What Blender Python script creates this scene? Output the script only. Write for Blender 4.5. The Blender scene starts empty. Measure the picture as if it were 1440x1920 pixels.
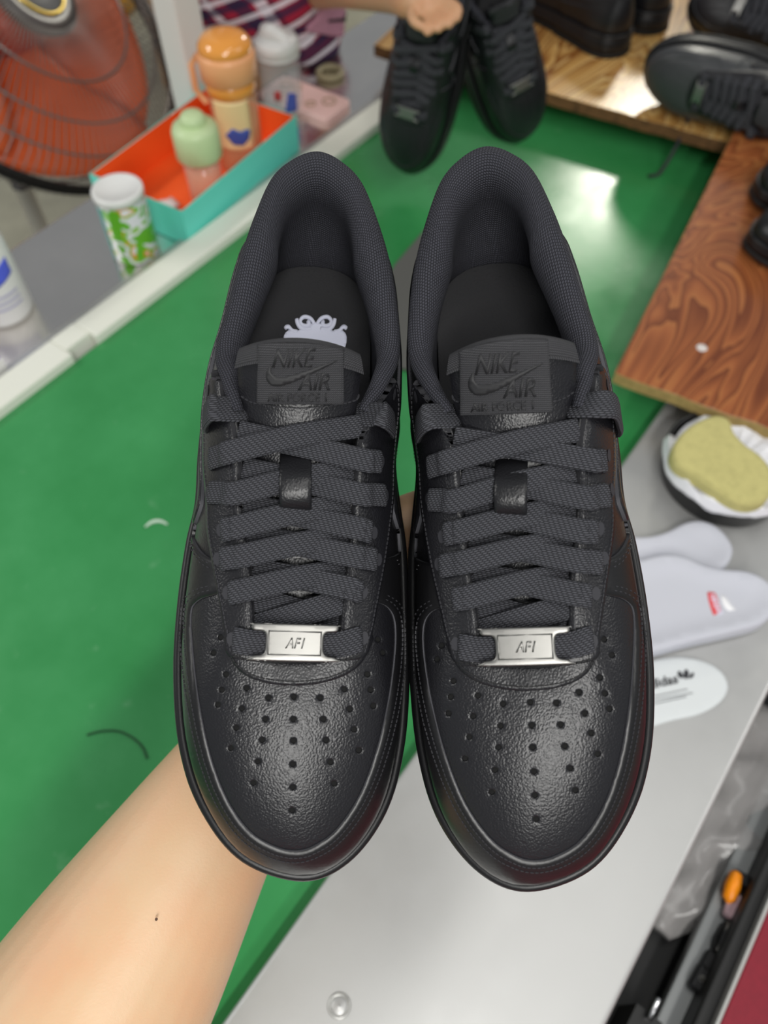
import bpy, bmesh, math, random
from math import sin, cos, pi, radians, atan2, sqrt, hypot
from mathutils import Vector, Matrix, Euler, geometry
from mathutils.bvhtree import BVHTree
random.seed(7)
SC = bpy.context.scene
COL = SC.collection
# ---------------------------------------------------------------- camera, world, lights
FPX = 1470.0                 # focal length in pixels of the 1440 x 1920 frame
CAMH = 0.75                  # camera height above the conveyor belt
PITCH = radians(56.6)
cam_d = bpy.data.cameras.new('camera'); cam = bpy.data.objects.new('camera', cam_d); COL.objects.link(cam)
cam.location = (0, 0, CAMH); cam.rotation_euler = (pi / 2 - PITCH, 0, 0)
cam_d.sensor_fit = 'VERTICAL'; cam_d.sensor_height = 36.0; cam_d.lens = FPX / 1920 * 36.0
cam_d.clip_start = 0.01; cam_d.clip_end = 60
cam_d.dof.use_dof = True; cam_d.dof.focus_distance = 0.345; cam_d.dof.aperture_fstop = 7.2
SC.camera = cam
W_ = bpy.data.worlds.new('world'); SC.world = W_; W_.use_nodes = True
bg = W_.node_tree.nodes['Background']; bg.inputs[0].default_value = (0.93, 0.97, 1.0, 1); bg.inputs[1].default_value = 0.24
AZ = radians(36.5)           # the conveyor runs this far to the right of the camera's heading
BD = Vector((sin(AZ), cos(AZ), 0)); BN = Vector((cos(AZ), -sin(AZ), 0))
def tube_light(loc, length, width, power, col=(1, .985, .95), rot=0.0):
    d = bpy.data.lights.new('tube_light', 'AREA'); d.shape = 'RECTANGLE'; d.size = width; d.size_y = length
    d.energy = power; d.color = col
    o = bpy.data.objects.new('tube_light', d); COL.objects.link(o)
    o.location = loc; o.rotation_euler = (0, 0, -AZ + rot); return o
tube_light((1.22, 3.80, 1.75), .85, .11, 34, (1, .96, .84))
tube_light((.30, .15, 1.85), 1.2, .16, 5)
tube_light((-2.5, .75, 1.9), 1.6, .20, 36)
tube_light((2.3, .6, 1.9), 1.6, .20, 16)
tube_light((.10, -1.35, 1.9), 1.4, .16, 34)
tube_light((.15, -2.75, 1.9), 1.4, .16, 40)
SC.view_settings.view_transform = 'Standard'; SC.view_settings.look = 'None'
SC.view_settings.gamma = 1.0; SC.view_settings.use_curve_mapping = False
SC.view_settings.exposure = 0.12
MC = Matrix.Translation((0, 0, CAMH)) @ Matrix.Rotation(pi / 2 - PITCH, 4, 'X')
def ray_cam(u, v): return Vector(((u - 720) / FPX, -(v - 960) / FPX, -1.0))
def WD(u, v, z=0.0):         # the point at height z that the photo shows at (u, v)
    d = MC.to_3x3() @ ray_cam(u, v); t = (z - CAMH) / d.z
    return Vector((0, 0, CAMH)) + d * t
def WT(u, v, t):             # the point at depth t
    return MC @ (ray_cam(u, v) * t)
def LN(s, n, z=0.0): return BD * s + BN * n + Vector((0, 0, z))
def nof(p): return p.x * BN.x + p.y * BN.y
def sof(p): return p.x * BD.x + p.y * BD.y
# ---------------------------------------------------------------- materials
def srgb(r, g, b):
    f = lambda c: (c / 12.92 if c <= .04045 else ((c + .055) / 1.055) ** 2.4)
    return (f(r / 255), f(g / 255), f(b / 255), 1)
class NT:
    def __init__(s, name):
        s.m = bpy.data.materials.new(name); s.m.use_nodes = True
        s.t = s.m.node_tree; s.b = s.t.nodes['Principled BSDF']
    def n(s, typ, **kw):
        q = s.t.nodes.new(typ)
        for k, v in kw.items():
            if k in q.inputs: q.inputs[k].default_value = v
            else: setattr(q, k, v)
        return q
    def l(s, a, b): s.t.links.new(a, b)
    def coord(s, kind='Object'): return s.n('ShaderNodeTexCoord').outputs[kind]
    def set(s, **kw):
        for k, v in kw.items(): s.b.inputs[k.replace('_', ' ')].default_value = v
def mat(name, col, rough=.5, metal=0., spec=.5, noise=None, bump=None, coat=0., trans=0., alpha=1., ior=1.45, emit=None):
    """noise=(scale, amount[, second colour]); bump=(kind, scale, strength, distance)"""
    g = NT(name); g.set(Base_Color=col, Roughness=rough, Metallic=metal, Specular_IOR_Level=spec, IOR=ior)
    if coat: g.set(Coat_Weight=coat, Coat_Roughness=.2)
    if trans: g.set(Transmission_Weight=trans)
    if alpha < 1: g.set(Alpha=alpha)
    if emit: g.set(Emission_Color=col, Emission_Strength=emit)
    co = g.coord()
    if noise:
        nz = g.n('ShaderNodeTexNoise', Scale=noise[0], Detail=5.0, Roughness=.6); g.l(co, nz.inputs['Vector'])
        mx = g.n('ShaderNodeMix', data_type='RGBA')
        c2 = noise[2] if len(noise) > 2 else tuple(min(1, c * (1 + noise[1])) for c in col[:3]) + (1,)
        mx.inputs['A'].default_value = col; mx.inputs['B'].default_value = c2
        mr = g.n('ShaderNodeMapRange'); mr.inputs[1].default_value = .42; mr.inputs[2].default_value = .66; mr.inputs[4].default_value = noise[1] if len(noise) > 2 else 1
        g.l(nz.outputs[0], mr.inputs[0]); g.l(mr.outputs[0], mx.inputs['Factor']); g.l(mx.outputs['Result'], g.b.inputs['Base Color'])
    if bump:
        if bump[0] == 'vor':
            tx = g.n('ShaderNodeTexVoronoi', Scale=bump[1], feature='SMOOTH_F1'); out = tx.outputs['Distance']
        else:
            tx = g.n('ShaderNodeTexNoise', Scale=bump[1], Detail=3.0); out = tx.outputs[0]
        g.l(co, tx.inputs['Vector'])
        bp = g.n('ShaderNodeBump', Strength=bump[2], Distance=bump[3]); g.l(out, bp.inputs['Height']); g.l(bp.outputs[0], g.b.inputs['Normal'])
    return g.m
def leather(name, col, rough, scale, strength, dist=.0004, spec=.5):
    g = NT(name); g.set(Base_Color=col, Roughness=rough, Specular_IOR_Level=spec)
    co = g.coord()
    nz = g.n('ShaderNodeTexNoise', Scale=scale * .35, Detail=2.0); g.l(co, nz.inputs['Vector'])
    add = g.n('ShaderNodeVectorMath', operation='MULTIPLY_ADD'); add.inputs[1].default_value = (.0004,) * 3
    g.l(nz.outputs['Color'], add.inputs[0]); g.l(co, add.inputs[2])
    vo = g.n('ShaderNodeTexVoronoi', Scale=scale, feature='SMOOTH_F1'); g.l(add.outputs[0], vo.inputs['Vector'])
    n2 = g.n('ShaderNodeTexNoise', Scale=scale * .8, Detail=1.0); g.l(co, n2.inputs['Vector'])
    mx = g.n('ShaderNodeMath', operation='MULTIPLY_ADD'); mx.inputs[1].default_value = -1.6
    g.l(vo.outputs['Distance'], mx.inputs[0]); g.l(n2.outputs[0], mx.inputs[2])
    bp = g.n('ShaderNodeBump', Strength=strength, Distance=dist); g.l(mx.outputs[0], bp.inputs['Height']); g.l(bp.outputs[0], g.b.inputs['Normal'])
    return g.m
def weave(name, col, col2, rough, fu, fv, strength, dist, diag=0.0, offset=True, sheen=0.0):
    """knit / woven cloth on a UV laid out in metres: short raised dashes in rows"""
    g = NT(name); g.set(Base_Color=col, Roughness=rough, Specular_IOR_Level=.3)
    if sheen: g.set(Sheen_Weight=sheen, Sheen_Roughness=.4)
    uv = g.coord('UV'); sp = g.n('ShaderNodeSeparateXYZ'); g.l(uv, sp.inputs[0])
    def M(op, a, b=None, c=None):
        q = g.n('ShaderNodeMath', operation=op)
        for i, x in enumerate((a, b, c)):
            if x is None: continue
            if isinstance(x, (int, float)): q.inputs[i].default_value = x
            else: g.l(x, q.inputs[i])
        return q.outputs[0]
    v = M('MULTIPLY', sp.outputs[1], fv)
    u = M('MULTIPLY_ADD', sp.outputs[0], fu, M('MULTIPLY', v, diag))
    row = M('FLOOR', v)
    if offset: u = M('MULTIPLY_ADD', row, .5, u)
    su = M('ABSOLUTE', M('SINE', M('MULTIPLY', u, pi)))
    sv = M('ABSOLUTE', M('SINE', M('MULTIPLY', v, pi)))
    h = M('MULTIPLY', M('POWER', su, .6), M('POWER', sv, .7))
    mx = g.n('ShaderNodeMix', data_type='RGBA'); mx.inputs['A'].default_value = col; mx.inputs['B'].default_value = col2
    g.l(h, mx.inputs['Factor']); g.l(mx.outputs['Result'], g.b.inputs['Base Color'])
    bp = g.n('ShaderNodeBump', Strength=strength, Distance=dist); g.l(h, bp.inputs['Height']); g.l(bp.outputs[0], g.b.inputs['Normal'])
    return g.m
M = {}
M['leather'] = leather('black tumbled leather', (.0105, .0105, .0130, 1), .34, 1300, .26)
M['leather_fine'] = leather('black fine leather', (.0095, .0095, .0112, 1), .34, 1300, .25, .0003)
M['leather_smooth'] = leather('black smooth coated leather', (.0075, .0075, .0085, 1), .36, 700, .10, .0003)
M['raw_edge'] = mat('grey cut leather edge', (.075, .075, .085, 1), .8)
M['raw_dark'] = mat('dark cut leather edge', (.026, .026, .030, 1), .8)
M['rubber'] = mat('black rubber', (.008, .008, .009, 1), .38, bump=('noise', 900, .15, .0003))
M['tread'] = mat('black tread rubber', (.012, .012, .012, 1), .6)
M['collar'] = weave('black knit collar lining', (.007, .007, .0095, 1), (.060, .061, .076, 1), .85, 700, 820, .9, .0004, .35)
M['lace'] = weave('black woven lace', (.009, .009, .011, 1), (.085, .087, .100, 1), .8, 480, 1150, .9, .0005, .25)
M['twill'] = weave('black twill label', (.018, .018, .020, 1), (.066, .066, .072, 1), .6, 1100, 1000, .7, .0003, 1.0, False)
M['insole'] = mat('black insole cloth', (.024, .024, .026, 1), .95, bump=('vor', 1100, .7, .0005))
M['thread'] = mat('black thread', (.030, .030, .035, 1), .6)
M['thread_dark'] = mat('dark thread', (.006, .006, .007, 1), .7)
M['hole'] = mat('dark hole', (.003, .003, .003, 1), .9)
M['eyelet'] = mat('grey eyelet lining', (.03, .03, .036, 1), .6)
M['plate'] = mat('brushed nickel', (.30, .295, .28, 1), .42, 1.0, bump=('noise', 500, .12, .0003))
M['white_print'] = mat('white print', (.75, .77, .92, 1), .6)
# ---------------------------------------------------------------- object helpers
def tag(o, label=None, cat=None, group=None, kind=None):
    if label: o['label'] = label
    if cat: o['category'] = cat
    if group: o['group'] = group
    if kind: o['kind'] = kind
    return o
def thing(name, mw=None, label=None, cat=None, group=None):
    o = bpy.data.objects.new(name, None); COL.objects.link(o); o.empty_display_size = .05
    if mw is not None: o.matrix_world = mw
    return tag(o, label, cat, group)
def mesh_of(name, vs, fs, smooth=True, fm=None, uvs=None, sharp=None):
    me = bpy.data.meshes.new(name); me.from_pydata([tuple(v) for v in vs], [], fs); 
    if smooth: me.polygons.foreach_set('use_smooth', [True] * len(me.polygons))
    if fm: me.polygons.foreach_set('material_index', fm)
    if uvs:
        l = me.uv_layers.new(name='UVMap')
        for p in me.polygons:
            for li in p.loop_indices: l.data[li].uv = uvs[me.loops[li].vertex_index]
    me.update(); return me
def obj(name, me, mats, parent=None, loc=None, rot=None):
    o = bpy.data.objects.new(name, me); COL.objects.link(o)
    if not isinstance(mats, (list, tuple)): mats = [mats]
    if not me.materials:
        for m in mats: me.materials.append(M[m] if isinstance(m, str) else m)
    if parent: o.parent = parent
    if loc is not None: o.location = loc
    if rot is not None: o.rotation_euler = rot
    return o
def mk(name, vs, fs, mats, parent=None, smooth=True, fm=None, uvs=None, **kw):
    return obj(name, mesh_of(name, vs, fs, smooth, fm, uvs), mats, parent, **kw)
def catmull(P, n, closed=False):
    """resample keys (tuples) with n samples for each span"""
    out = []; N = len(P); D = len(P[0]); spans = N if closed else N - 1
    for i in range(spans):
        g = lambda k: P[k % N] if closed else P[max(0, min(N - 1, k))]
        a, b, c, d = g(i - 1), g(i), g(i + 1), g(i + 2)
        for j in range(n):
            t = j / n
            out.append(tuple(.5 * (2 * b[k] + (c[k] - a[k]) * t + (2 * a[k] - 5 * b[k] + 4 * c[k] - d[k]) * t * t + (3 * b[k] - a[k] - 3 * c[k] + d[k]) * t ** 3) for k in range(D)))
    if not closed: out.append(tuple(P[-1]))
    return out
def resample(P, step, closed=False):
    Q = list(P) + ([P[0]] if closed else []); L = [0]
    for a, b in zip(Q, Q[1:]): L.append(L[-1] + sqrt(sum((x - y) ** 2 for x, y in zip(a, b))))
    n = max(2, int(round(L[-1] / step))); out = []; k = 0
    for i in range(n + (0 if closed else 1)):
        s = L[-1] * i / n
        while k < len(L) - 2 and L[k + 1] < s: k += 1
        f = 0 if L[k + 1] == L[k] else (s - L[k]) / (L[k + 1] - L[k])
        out.append(tuple(x + (y - x) * f for x, y in zip(Q[k], Q[k + 1])))
    return out
def grid_faces(nu, nv, cu=False, cv=False, off=0):
    F = []
    for i in range(nu if cu else nu - 1):
        for j in range(nv if cv else nv - 1):
            a = i * nv + j; b = ((i + 1) % nu) * nv + j; c = ((i + 1) % nu) * nv + (j + 1) % nv; d = i * nv + (j + 1) % nv
            F.append((off + a, off + b, off + c, off + d))
    return F
def inside(p, poly):
    x, y = p[0], p[1]; r = False; n = len(poly)
    for i in range(n):
        x1, y1 = poly[i][0], poly[i][1]; x2, y2 = poly[i - 1][0], poly[i - 1][1]
        if (y1 > y) != (y2 > y) and x < (x2 - x1) * (y - y1) / (y2 - y1) + x1: r = not r
    return r
def segdist(p, a, b):
    dx, dy = b[0] - a[0], b[1] - a[1]; L = dx * dx + dy * dy
    t = 0 if L == 0 else max(0, min(1, ((p[0] - a[0]) * dx + (p[1] - a[1]) * dy) / L))
    return hypot(p[0] - a[0] - t * dx, p[1] - a[1] - t * dy)
def polydist(p, loops):
    return min(segdist(p, lp[i - 1], lp[i]) for lp in loops for i in range(len(lp)))
def inner_ring(loops, d):
    out = []
    for lp in loops:
        n = len(lp)
        for i in range(n):
            a, b = lp[i - 1], lp[(i + 1) % n]; tx, ty = b[0] - a[0], b[1] - a[1]; l = hypot(tx, ty) or 1
            for s in (1, -1):
                q = (lp[i][0] - s * ty / l * d, lp[i][1] + s * tx / l * d)
                if inside(q, loops[0]) and not any(inside(q, h) for h in loops[1:]) and polydist(q, loops) > d * .93: out.append(q)
    return out
def cdt(loops, spacing, extra=(), keep=None):
    """triangulate outer loop minus holes with interior points; returns verts2d, tris, boundary flags, distances"""
    pts = []; edges = []
    for lp in loops:
        o = len(pts); pts += [Vector((p[0], p[1])) for p in lp]
        edges += [(o + i, o + (i + 1) % len(lp)) for i in range(len(lp))]
    nb = len(pts)
    xs = [p[0] for p in loops[0]]; ys = [p[1] for p in loops[0]]
    y = min(ys); k = 0
    while y < max(ys):
        x = min(xs) + (spacing / 2 if k % 2 else 0)
        while x < max(xs):
            q = (x, y)
            if inside(q, loops[0]) and not any(inside(q, h) for h in loops[1:]) and polydist(q, loops) > (keep or spacing * .45): pts.append(Vector(q))
            x += spacing
        y += spacing * .866; k += 1
    pts += [Vector(q) for q in extra]
    V, E, F, ov, oe, of = geometry.delaunay_2d_cdt(pts, edges, [], 0, 1e-7)
    T = []
    for f in F:
        c = ((V[f[0]].x + V[f[1]].x + V[f[2]].x) / 3, (V[f[0]].y + V[f[1]].y + V[f[2]].y) / 3)
        if inside(c, loops[0]) and not any(inside(c, h) for h in loops[1:]): T.append(tuple(f))
    return [(v.x, v.y) for v in V], T
def patch(loops, hit, thick, spacing, scale, round_=.0012, wall=.0012, steps=None, raw=True):
    """a panel of real thickness laid on a surface. hit((x, y)) -> (point, normal); scale = metres for one unit"""
    loops = [resample(lp, spacing * .8, True) for lp in loops[:1]] + [list(h) for h in loops[1:]]
    # a second ring close inside the rim keeps the rounding crisp
    rd = round_ / scale
    V2, T = cdt(loops, spacing, inner_ring(loops, rd * .3) + inner_ring(loops, rd), rd * 1.0 + spacing * .4) if steps is None else cdt(loops, spacing)
    H = [hit(v) for v in V2]
    vs = []; 
    for v, h in zip(V2, H):
        if h is None: vs.append(None); continue
        d = polydist(v, loops) * scale
        k = 1 if d >= round_ else sqrt(max(0, 1 - (1 - d / round_) ** 2))
        vs.append(h[0] + h[1] * thick * (.62 + .38 * k))
    T = [t for t in T if all(vs[i] is not None for i in t)]
    # orientation towards the normals
    fs = []
    for t in T:
        a, b, c = (vs[i] for i in t)
        fs.append(t if (b - a).cross(c - a).dot(H[t[0]][1]) > 0 else (t[0], t[2], t[1]))
    ec = {}
    for t in fs:
        for i in range(3): ec[(t[i], t[(i + 1) % 3])] = 1
    fm = [0] * len(fs); low = {}; out = [v for v in vs]
    for (a, b) in list(ec):
        if (b, a) in ec: continue
        for q in (a, b):
            if ('t', q) not in low:
                low[('t', q)] = len(out); out.append(vs[q].copy())
                low[('b', q)] = len(out); out.append(H[q][0] - H[q][1] * wall)
        fs.append((low[('t', b)], low[('t', a)], low[('b', a)], low[('b', b)])); fm.append(1 if raw else 0)
    used = {}; nv = []; nf = []; n2 = []
    for f in fs:
        g = []
        for i in f:
            if i not in used:
                used[i] = len(nv); nv.append(out[i]); n2.append(V2[i] if i < len(V2) else V2[0])
            g.append(used[i])
        nf.append(tuple(g))
    return nv, nf, fm, [(p[0] * scale, p[1] * scale) for p in n2]
def text2d(s, size=1.0, shear=0.0, bold=0.0):
    c = bpy.data.curves.new('t', 'FONT'); c.body = s; c.size = size; c.shear = shear; c.offset = bold; c.align_x = 'LEFT'; c.resolution_u = 3
    o = bpy.data.objects.new('t', c); COL.objects.link(o)
    dg = bpy.context.evaluated_depsgraph_get(); me = bpy.data.meshes.new_from_object(o.evaluated_get(dg))
    V = [(v.co.x, v.co.y) for v in me.vertices]; F = [tuple(p.vertices) for p in me.polygons]
    bpy.data.objects.remove(o); bpy.data.curves.remove(c); bpy.data.meshes.remove(me)
    return V, F
def relief(V, F, fn, h0, h1):
    """2-D print turned into a raised piece: fn((x, y), h) -> point"""
    up = [fn(v, h1) for v in V]; dn = [fn(v, h0) for v in V]; n = len(V); fs = [tuple(f) for f in F]
    ed = {}
    for f in fs:
        for i in range(len(f)): ed[(f[i], f[(i + 1) % len(f)])] = 1
    for (a, b) in list(ed):
        if (b, a) not in ed: fs.append((b, a, a + n, b + n))
    return up + dn, fs
def box_vf(x0, x1, y0, y1, z0, z1):
    vs = [Vector(p) for p in ((x0, y0, z0), (x1, y0, z0), (x1, y1, z0), (x0, y1, z0), (x0, y0, z1), (x1, y0, z1), (x1, y1, z1), (x0, y1, z1))]
    return vs, [(3, 2, 1, 0), (4, 5, 6, 7), (0, 1, 5, 4), (1, 2, 6, 5), (2, 3, 7, 6), (3, 0, 4, 7)]
def bevel(o, w, seg=3, ang=35):
    m = o.modifiers.new('bevel', 'BEVEL'); m.width = w; m.segments = seg; m.limit_method = 'ANGLE'; m.angle_limit = radians(ang); m.harden_normals = False
    return o
def join_vf(L):
    V = []; F = []
    for v, f in L:
        o = len(V); V += list(v); F += [tuple(i + o for i in q) for q in f]
    return V, F
def tube_vf(P, r, seg=10, cap=True, closed=False):
    P = [Vector(p) for p in P]; n = len(P); R = r if isinstance(r, (list, tuple)) else [r] * n
    vs = []; up = None
    for i, p in enumerate(P):
        if closed: t = (P[(i + 1) % n] - P[i - 1]).normalized()
        else: t = (P[min(i + 1, n - 1)] - P[max(i - 1, 0)]).normalized()
        if up is None: up = Vector((0, 0, 1)) if abs(t.z) < .9 else Vector((1, 0, 0))
        x = t.cross(up).normalized(); up = x.cross(t).normalized()
        vs += [p + (x * cos(2 * pi * j / seg) + up * sin(2 * pi * j / seg)) * R[i] for j in range(seg)]
    fs = grid_faces(n, seg, closed, True); fs = [tuple(reversed(f)) for f in fs]
    if cap and not closed: fs += [tuple(range(seg)), tuple(reversed(range((n - 1) * seg, n * seg)))]
    return vs, fs
def lathe_vf(prof, seg=40, cap=True):
    """prof = (r, z) from bottom to top"""
    vs = [Vector((r * cos(2 * pi * j / seg), r * sin(2 * pi * j / seg), z)) for r, z in prof for j in range(seg)]
    fs = [tuple(reversed(f)) for f in grid_faces(len(prof), seg, False, True)]
    fs = [tuple(reversed(f)) for f in fs]
    if cap: fs += [tuple(reversed(range(seg))), tuple(range((len(prof) - 1) * seg, len(prof) * seg))]
    return vs, [tuple(f) for f in fs]
def fix_normals(me):
    b = bmesh.new(); b.from_mesh(me); bmesh.ops.recalc_face_normals(b, faces=b.faces); b.to_mesh(me); b.free(); return me
# ---------------------------------------------------------------- the pair of sneakers held to the camera
def pose(x0, y0, d, tilt, yaw, roll):
    R = Matrix.Rotation(radians(roll), 4, 'Y') @ Matrix.Rotation(radians(yaw), 4, 'Z') @ Matrix.Rotation(radians(-tilt), 4, 'X')
    return MC @ Matrix.Translation((x0, y0, -d)) @ R
POSE_A = pose(-.040, -.010, .405, 16, -1.6, 6)
POSE_B = pose(.0635, -.0105, .397, 16, 3.6, -9)
# keys: feather line F, opening edge C, outward angle, a b (first handle out, up), c e (second handle out, down); millimetres
LAT = [((2, -157, 29), (-4, -72, 73), -90, 1.5, 22, 46, 3),
       ((-22, -149, 29), (-9, -71.5, 73), -112, 1.5, 22, 43, 3),
       ((-38, -130, 29), (-14, -70, 73.5), -135, 1.5, 22, 37, 3),
       ((-48, -105, 28.5), (-18.5, -66, 74.5), -155, 1.5, 24, 30, 3),
       ((-52.5, -75, 28), (-20.5, -55, 76.5), -172, 1.5, 26, 22, 3),
       ((-53, -45, 28), (-22, -36, 80), -180, 1.5, 28, 18, 3.5),
       ((-51, -15, 28.5), (-26, -15, 85), -180, 1.5, 29, 14, 5),
       ((-48, 5, 29), (-27.5, 4, 90), -180, 1.5, 29, 12, 8),
       ((-48, 28, 30), (-31, 22, 94), -180, 3, 28, 9, 12),
       ((-47, 48, 31), (-36.5, 40, 90), -180, 4, 24, 6.5, 16),
       ((-44.5, 68, 32), (-40.5, 58, 80), -182, 4.5, 20, 3, 16),
       ((-40.5, 88, 33), (-36.5, 82, 77), -184, 4, 18, 3.5, 16),
       ((-37.5, 112, 34), (-30, 108, 83), -190, 4, 18, 4, 16),
       ((-31, 138, 35), (-20.8, 134.8, 91), -220, 4, 20, 4, 18),
       ((-17, 151, 35), (-11.5, 145.8, 93), -250, 4, 22, 4, 20),
       ((0, 155, 35), (0, 150.5, 94), -270, 4, 22, 4, 20)]
MED = [((17, 151, 35), (11.5, 146.2, 93), -290, 4, 22, 4, 20),
       ((31, 138, 35), (20.8, 135.8, 91), -320, 4, 20, 4, 18),
       ((37, 112, 34), (31, 110, 83), -350, 4, 18, 4, 16),
       ((37, 88, 33), (36, 88, 78), -356, 4, 18, 3, 16),
       ((38, 68, 32), (37.5, 63, 79), -358, 4, 20, 3, 16),
       ((39.5, 48, 31), (31, 42, 89), -360, 3.5, 24, 6, 16),
       ((37.5, 28, 30), (22, 24, 94), -360, 2, 28, 10, 10),
       ((40, 5, 29), (18, 5, 90), -360, 1.5, 29, 12, 7),
       ((42.5, -15, 28.5), (16.5, -14, 85), -360, 1.5, 29, 14, 5),
       ((43.5, -45, 28), (15.7, -36, 80), -360, 1.5, 28, 16, 3.5),
       ((43.5, -75, 28), (14, -55, 76.5), -368, 1.5, 26, 20, 3),
       ((41, -105, 28.5), (11.5, -66, 74.5), -385, 1.5, 24, 28, 3),
       ((34, -131, 29), (6.5, -70, 73.5), -405, 1.5, 22, 36, 3),
       ((20, -150, 29), (1, -71.5, 73), -428, 1.5, 22, 42, 3)]
KEYS = [tuple(k[0]) + tuple(k[1]) + tuple(k[2:]) for k in LAT + MED]
turn = lambda k, a: k[:6] + (k[6] + a,) + k[7:]
KEYS_C = [turn(k, 360) for k in KEYS[-2:]] + KEYS + [turn(k, -360) for k in KEYS[:3]]
NSUB = 8
RING = catmull(KEYS_C, NSUB)[2 * NSUB:2 * NSUB + len(KEYS) * NSUB]   # a closed ring; the angle keeps winding
NP = len(RING); NQ = 26
def upper_pt(k, q):
    fx, fy, fz, cx, cy, cz, ang, a, b, c, e = RING[k % NP]
    ox, oy = cos(radians(ang)), sin(radians(ang))
    P0 = Vector((fx, fy, fz)); P3 = Vector((cx, cy, cz))
    P1 = P0 + Vector((ox * a, oy * a, b)); P2 = P3 + Vector((ox * c, oy * c, -e))
    return (P0 * (1 - q) ** 3 + P1 * 3 * q * (1 - q) ** 2 + P2 * 3 * q * q * (1 - q) + P3 * q ** 3) * .001
UV_ = [upper_pt(k, j / (NQ - 1)) for k in range(NP) for j in range(NQ)]
UF_ = grid_faces(NP, NQ, True, False)
# tongue: a padded flap rising out of the throat
TK = [(-70, -4, 66, 17, 3), (-50, -4.2, 73, 18, 4), (-20, -4.8, 80.5, 21, 5), (5, -5.2, 88, 22.5, 6), (24, -5.2, 98, 23.5, 8), (35, -5.2, 107, 24.5, 9.5), (43, -5.2, 114, 25, 10.5), (46, -5.2, 116, 24.5, 10.5)]
TR = catmull(TK, 6); NS = 17
def tongue_pt(i, s, dz=0.0):
    y, xc, z, hw, dr = TR[i]
    return Vector((xc + hw * s, y, z - dr * abs(s) ** 2.2 + dz)) * .001
def flip(fs): return [tuple(reversed(f)) for f in fs]
TV = [tongue_pt(i, -1 + 2 * j / (NS - 1)) for i in range(len(TR)) for j in range(NS)]
TF = flip(grid_faces(len(TR), NS))
def face_up(vs, fs, ref=None):
    a, b, c = vs[fs[len(fs) // 2][0]], vs[fs[len(fs) // 2][1]], vs[fs[len(fs) // 2][2]]
    return fs if (b - a).cross(c - a).z > 0 else flip(fs)
TF = face_up(TV, TF)
def outward(vs, fs):
    f = fs[3 * (NQ - 1) + NQ // 2]; a, b, c = vs[f[0]], vs[f[1]], vs[f[2]]
    return fs if (b - a).cross(c - a).z > 0 else flip(fs)
UF_ = outward(UV_, UF_)
def mirror_vf(V, F): return [Vector((-v.x, v.y, v.z)) for v in V], flip(F)
BV = {}
for side in (0, 1):
    u = (UV_, UF_) if side == 0 else mirror_vf(UV_, UF_)
    t = (TV, TF) if side == 0 else mirror_vf(TV, TF)
    BV[side, 'upper'] = BVHTree.FromPolygons(u[0], u[1]); BV[side, 'tongue'] = BVHTree.FromPolygons(t[0], t[1])
POSES = (POSE_A, POSE_B)
def tracer(side, what, tol=.006):
    """photo position -> point and normal on the shoe's own surface, in the shoe's frame"""
    bv = BV[side, what]; inv = POSES[side].inverted(); o = inv @ Vector((0, 0, CAMH))
    def hit(p):
        d = (inv.to_3x3() @ (MC.to_3x3() @ ray_cam(p[0], p[1]))).normalized()
        c, n, i, dist = bv.ray_cast(o, d)
        if c is None:
            best = None
            for k in range(60):
                q = o + d * (.24 + .2 * k / 60); r = bv.find_nearest(q)
                if r[0] is not None and (best is None or r[3] < best[3]): best = r
            if best is None or best[3] > tol: return None
            c, n = best[0], best[1]
        if n.dot(d) > 0: n = -n
        return c, n
    return hit
HITU = tracer(0, 'upper'); HITT = tracer(0, 'tongue')
def side_hit(sgn, side=0):
    bv = BV[side, 'upper']
    def hit(p):
        c, n, i, dist = bv.ray_cast(Vector((sgn * .2, p[0], p[1])), Vector((-sgn, 0, 0)))
        if c is None: return None
        if n.x * sgn < 0: n = -n
        return c, n
    return hit
PX = .00025                                     # about a quarter millimetre for each pixel on the shoe
SHOE = []                                       # canonical parts: name, V, F, materials, fm, uvs, parent name, kind, label
def part(name, vf, mats, fm=None, uvs=None, par=None, kind=None, label=None, key=None, sub=0, solid=0):
    SHOE.append(dict(name=name, V=vf[0], F=vf[1], mats=mats, fm=fm, uvs=uvs, par=par, kind=kind, label=label, key=key or name, sub=sub, solid=solid))
def add_patch(name, loops, hit, thick, spacing, scale, mats, **kw):
    args = {k: kw.pop(k) for k in ('round_', 'wall', 'raw') if k in kw}
    v, f, fm, uv = patch(loops, hit, thick, spacing, scale, **args)
    part(name, (v, f), mats, fm, uv, **kw); return v
def circle(c, r, n=10, ry=None): return [(c[0] + r * cos(2 * pi * i / n), c[1] + (ry or r) * sin(2 * pi * i / n)) for i in range(n)]
def stitches(lines, hit, h, step, ln, w, key, name='stitching', mat_='thread', scale=PX, par=None):
    V = []; F = []
    for L in lines:
        P = resample(catmull(L, 6), step)
        pts = [hit(p) for p in P]
        for i in range(len(P) - 1):
            if pts[i] is None or pts[i + 1] is None: continue
            a, n = pts[i]; b = pts[i + 1][0]; t = b - a
            if t.length > .01 or t.length < 1e-6: continue
            m = (a + b) / 2 + n * h; t.normalize(); s = n.cross(t).normalized()
            o = len(V)
            for z in (-.0004, .00022):
                for q, r in ((-1, -.5), (0, -1), (1, -.5), (1, .5), (0, 1), (-1, .5)) if z < 0 else ((-.8, -.4), (0, -.6), (.8, -.4), (.8, .4), (0, .6), (-.8, .4)):
                    V.append(m + t * q * ln / 2 + s * r * w / 2 + n * z)
            F += [tuple(o + 6 + k for k in range(6))] + [(o + k, o + (k + 1) % 6, o + 6 + (k + 1) % 6, o + 6 + k) for k in range(6)]
    if V: part(name, (V, F), [mat_], kind='stuff', key=key, par=par)
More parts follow.
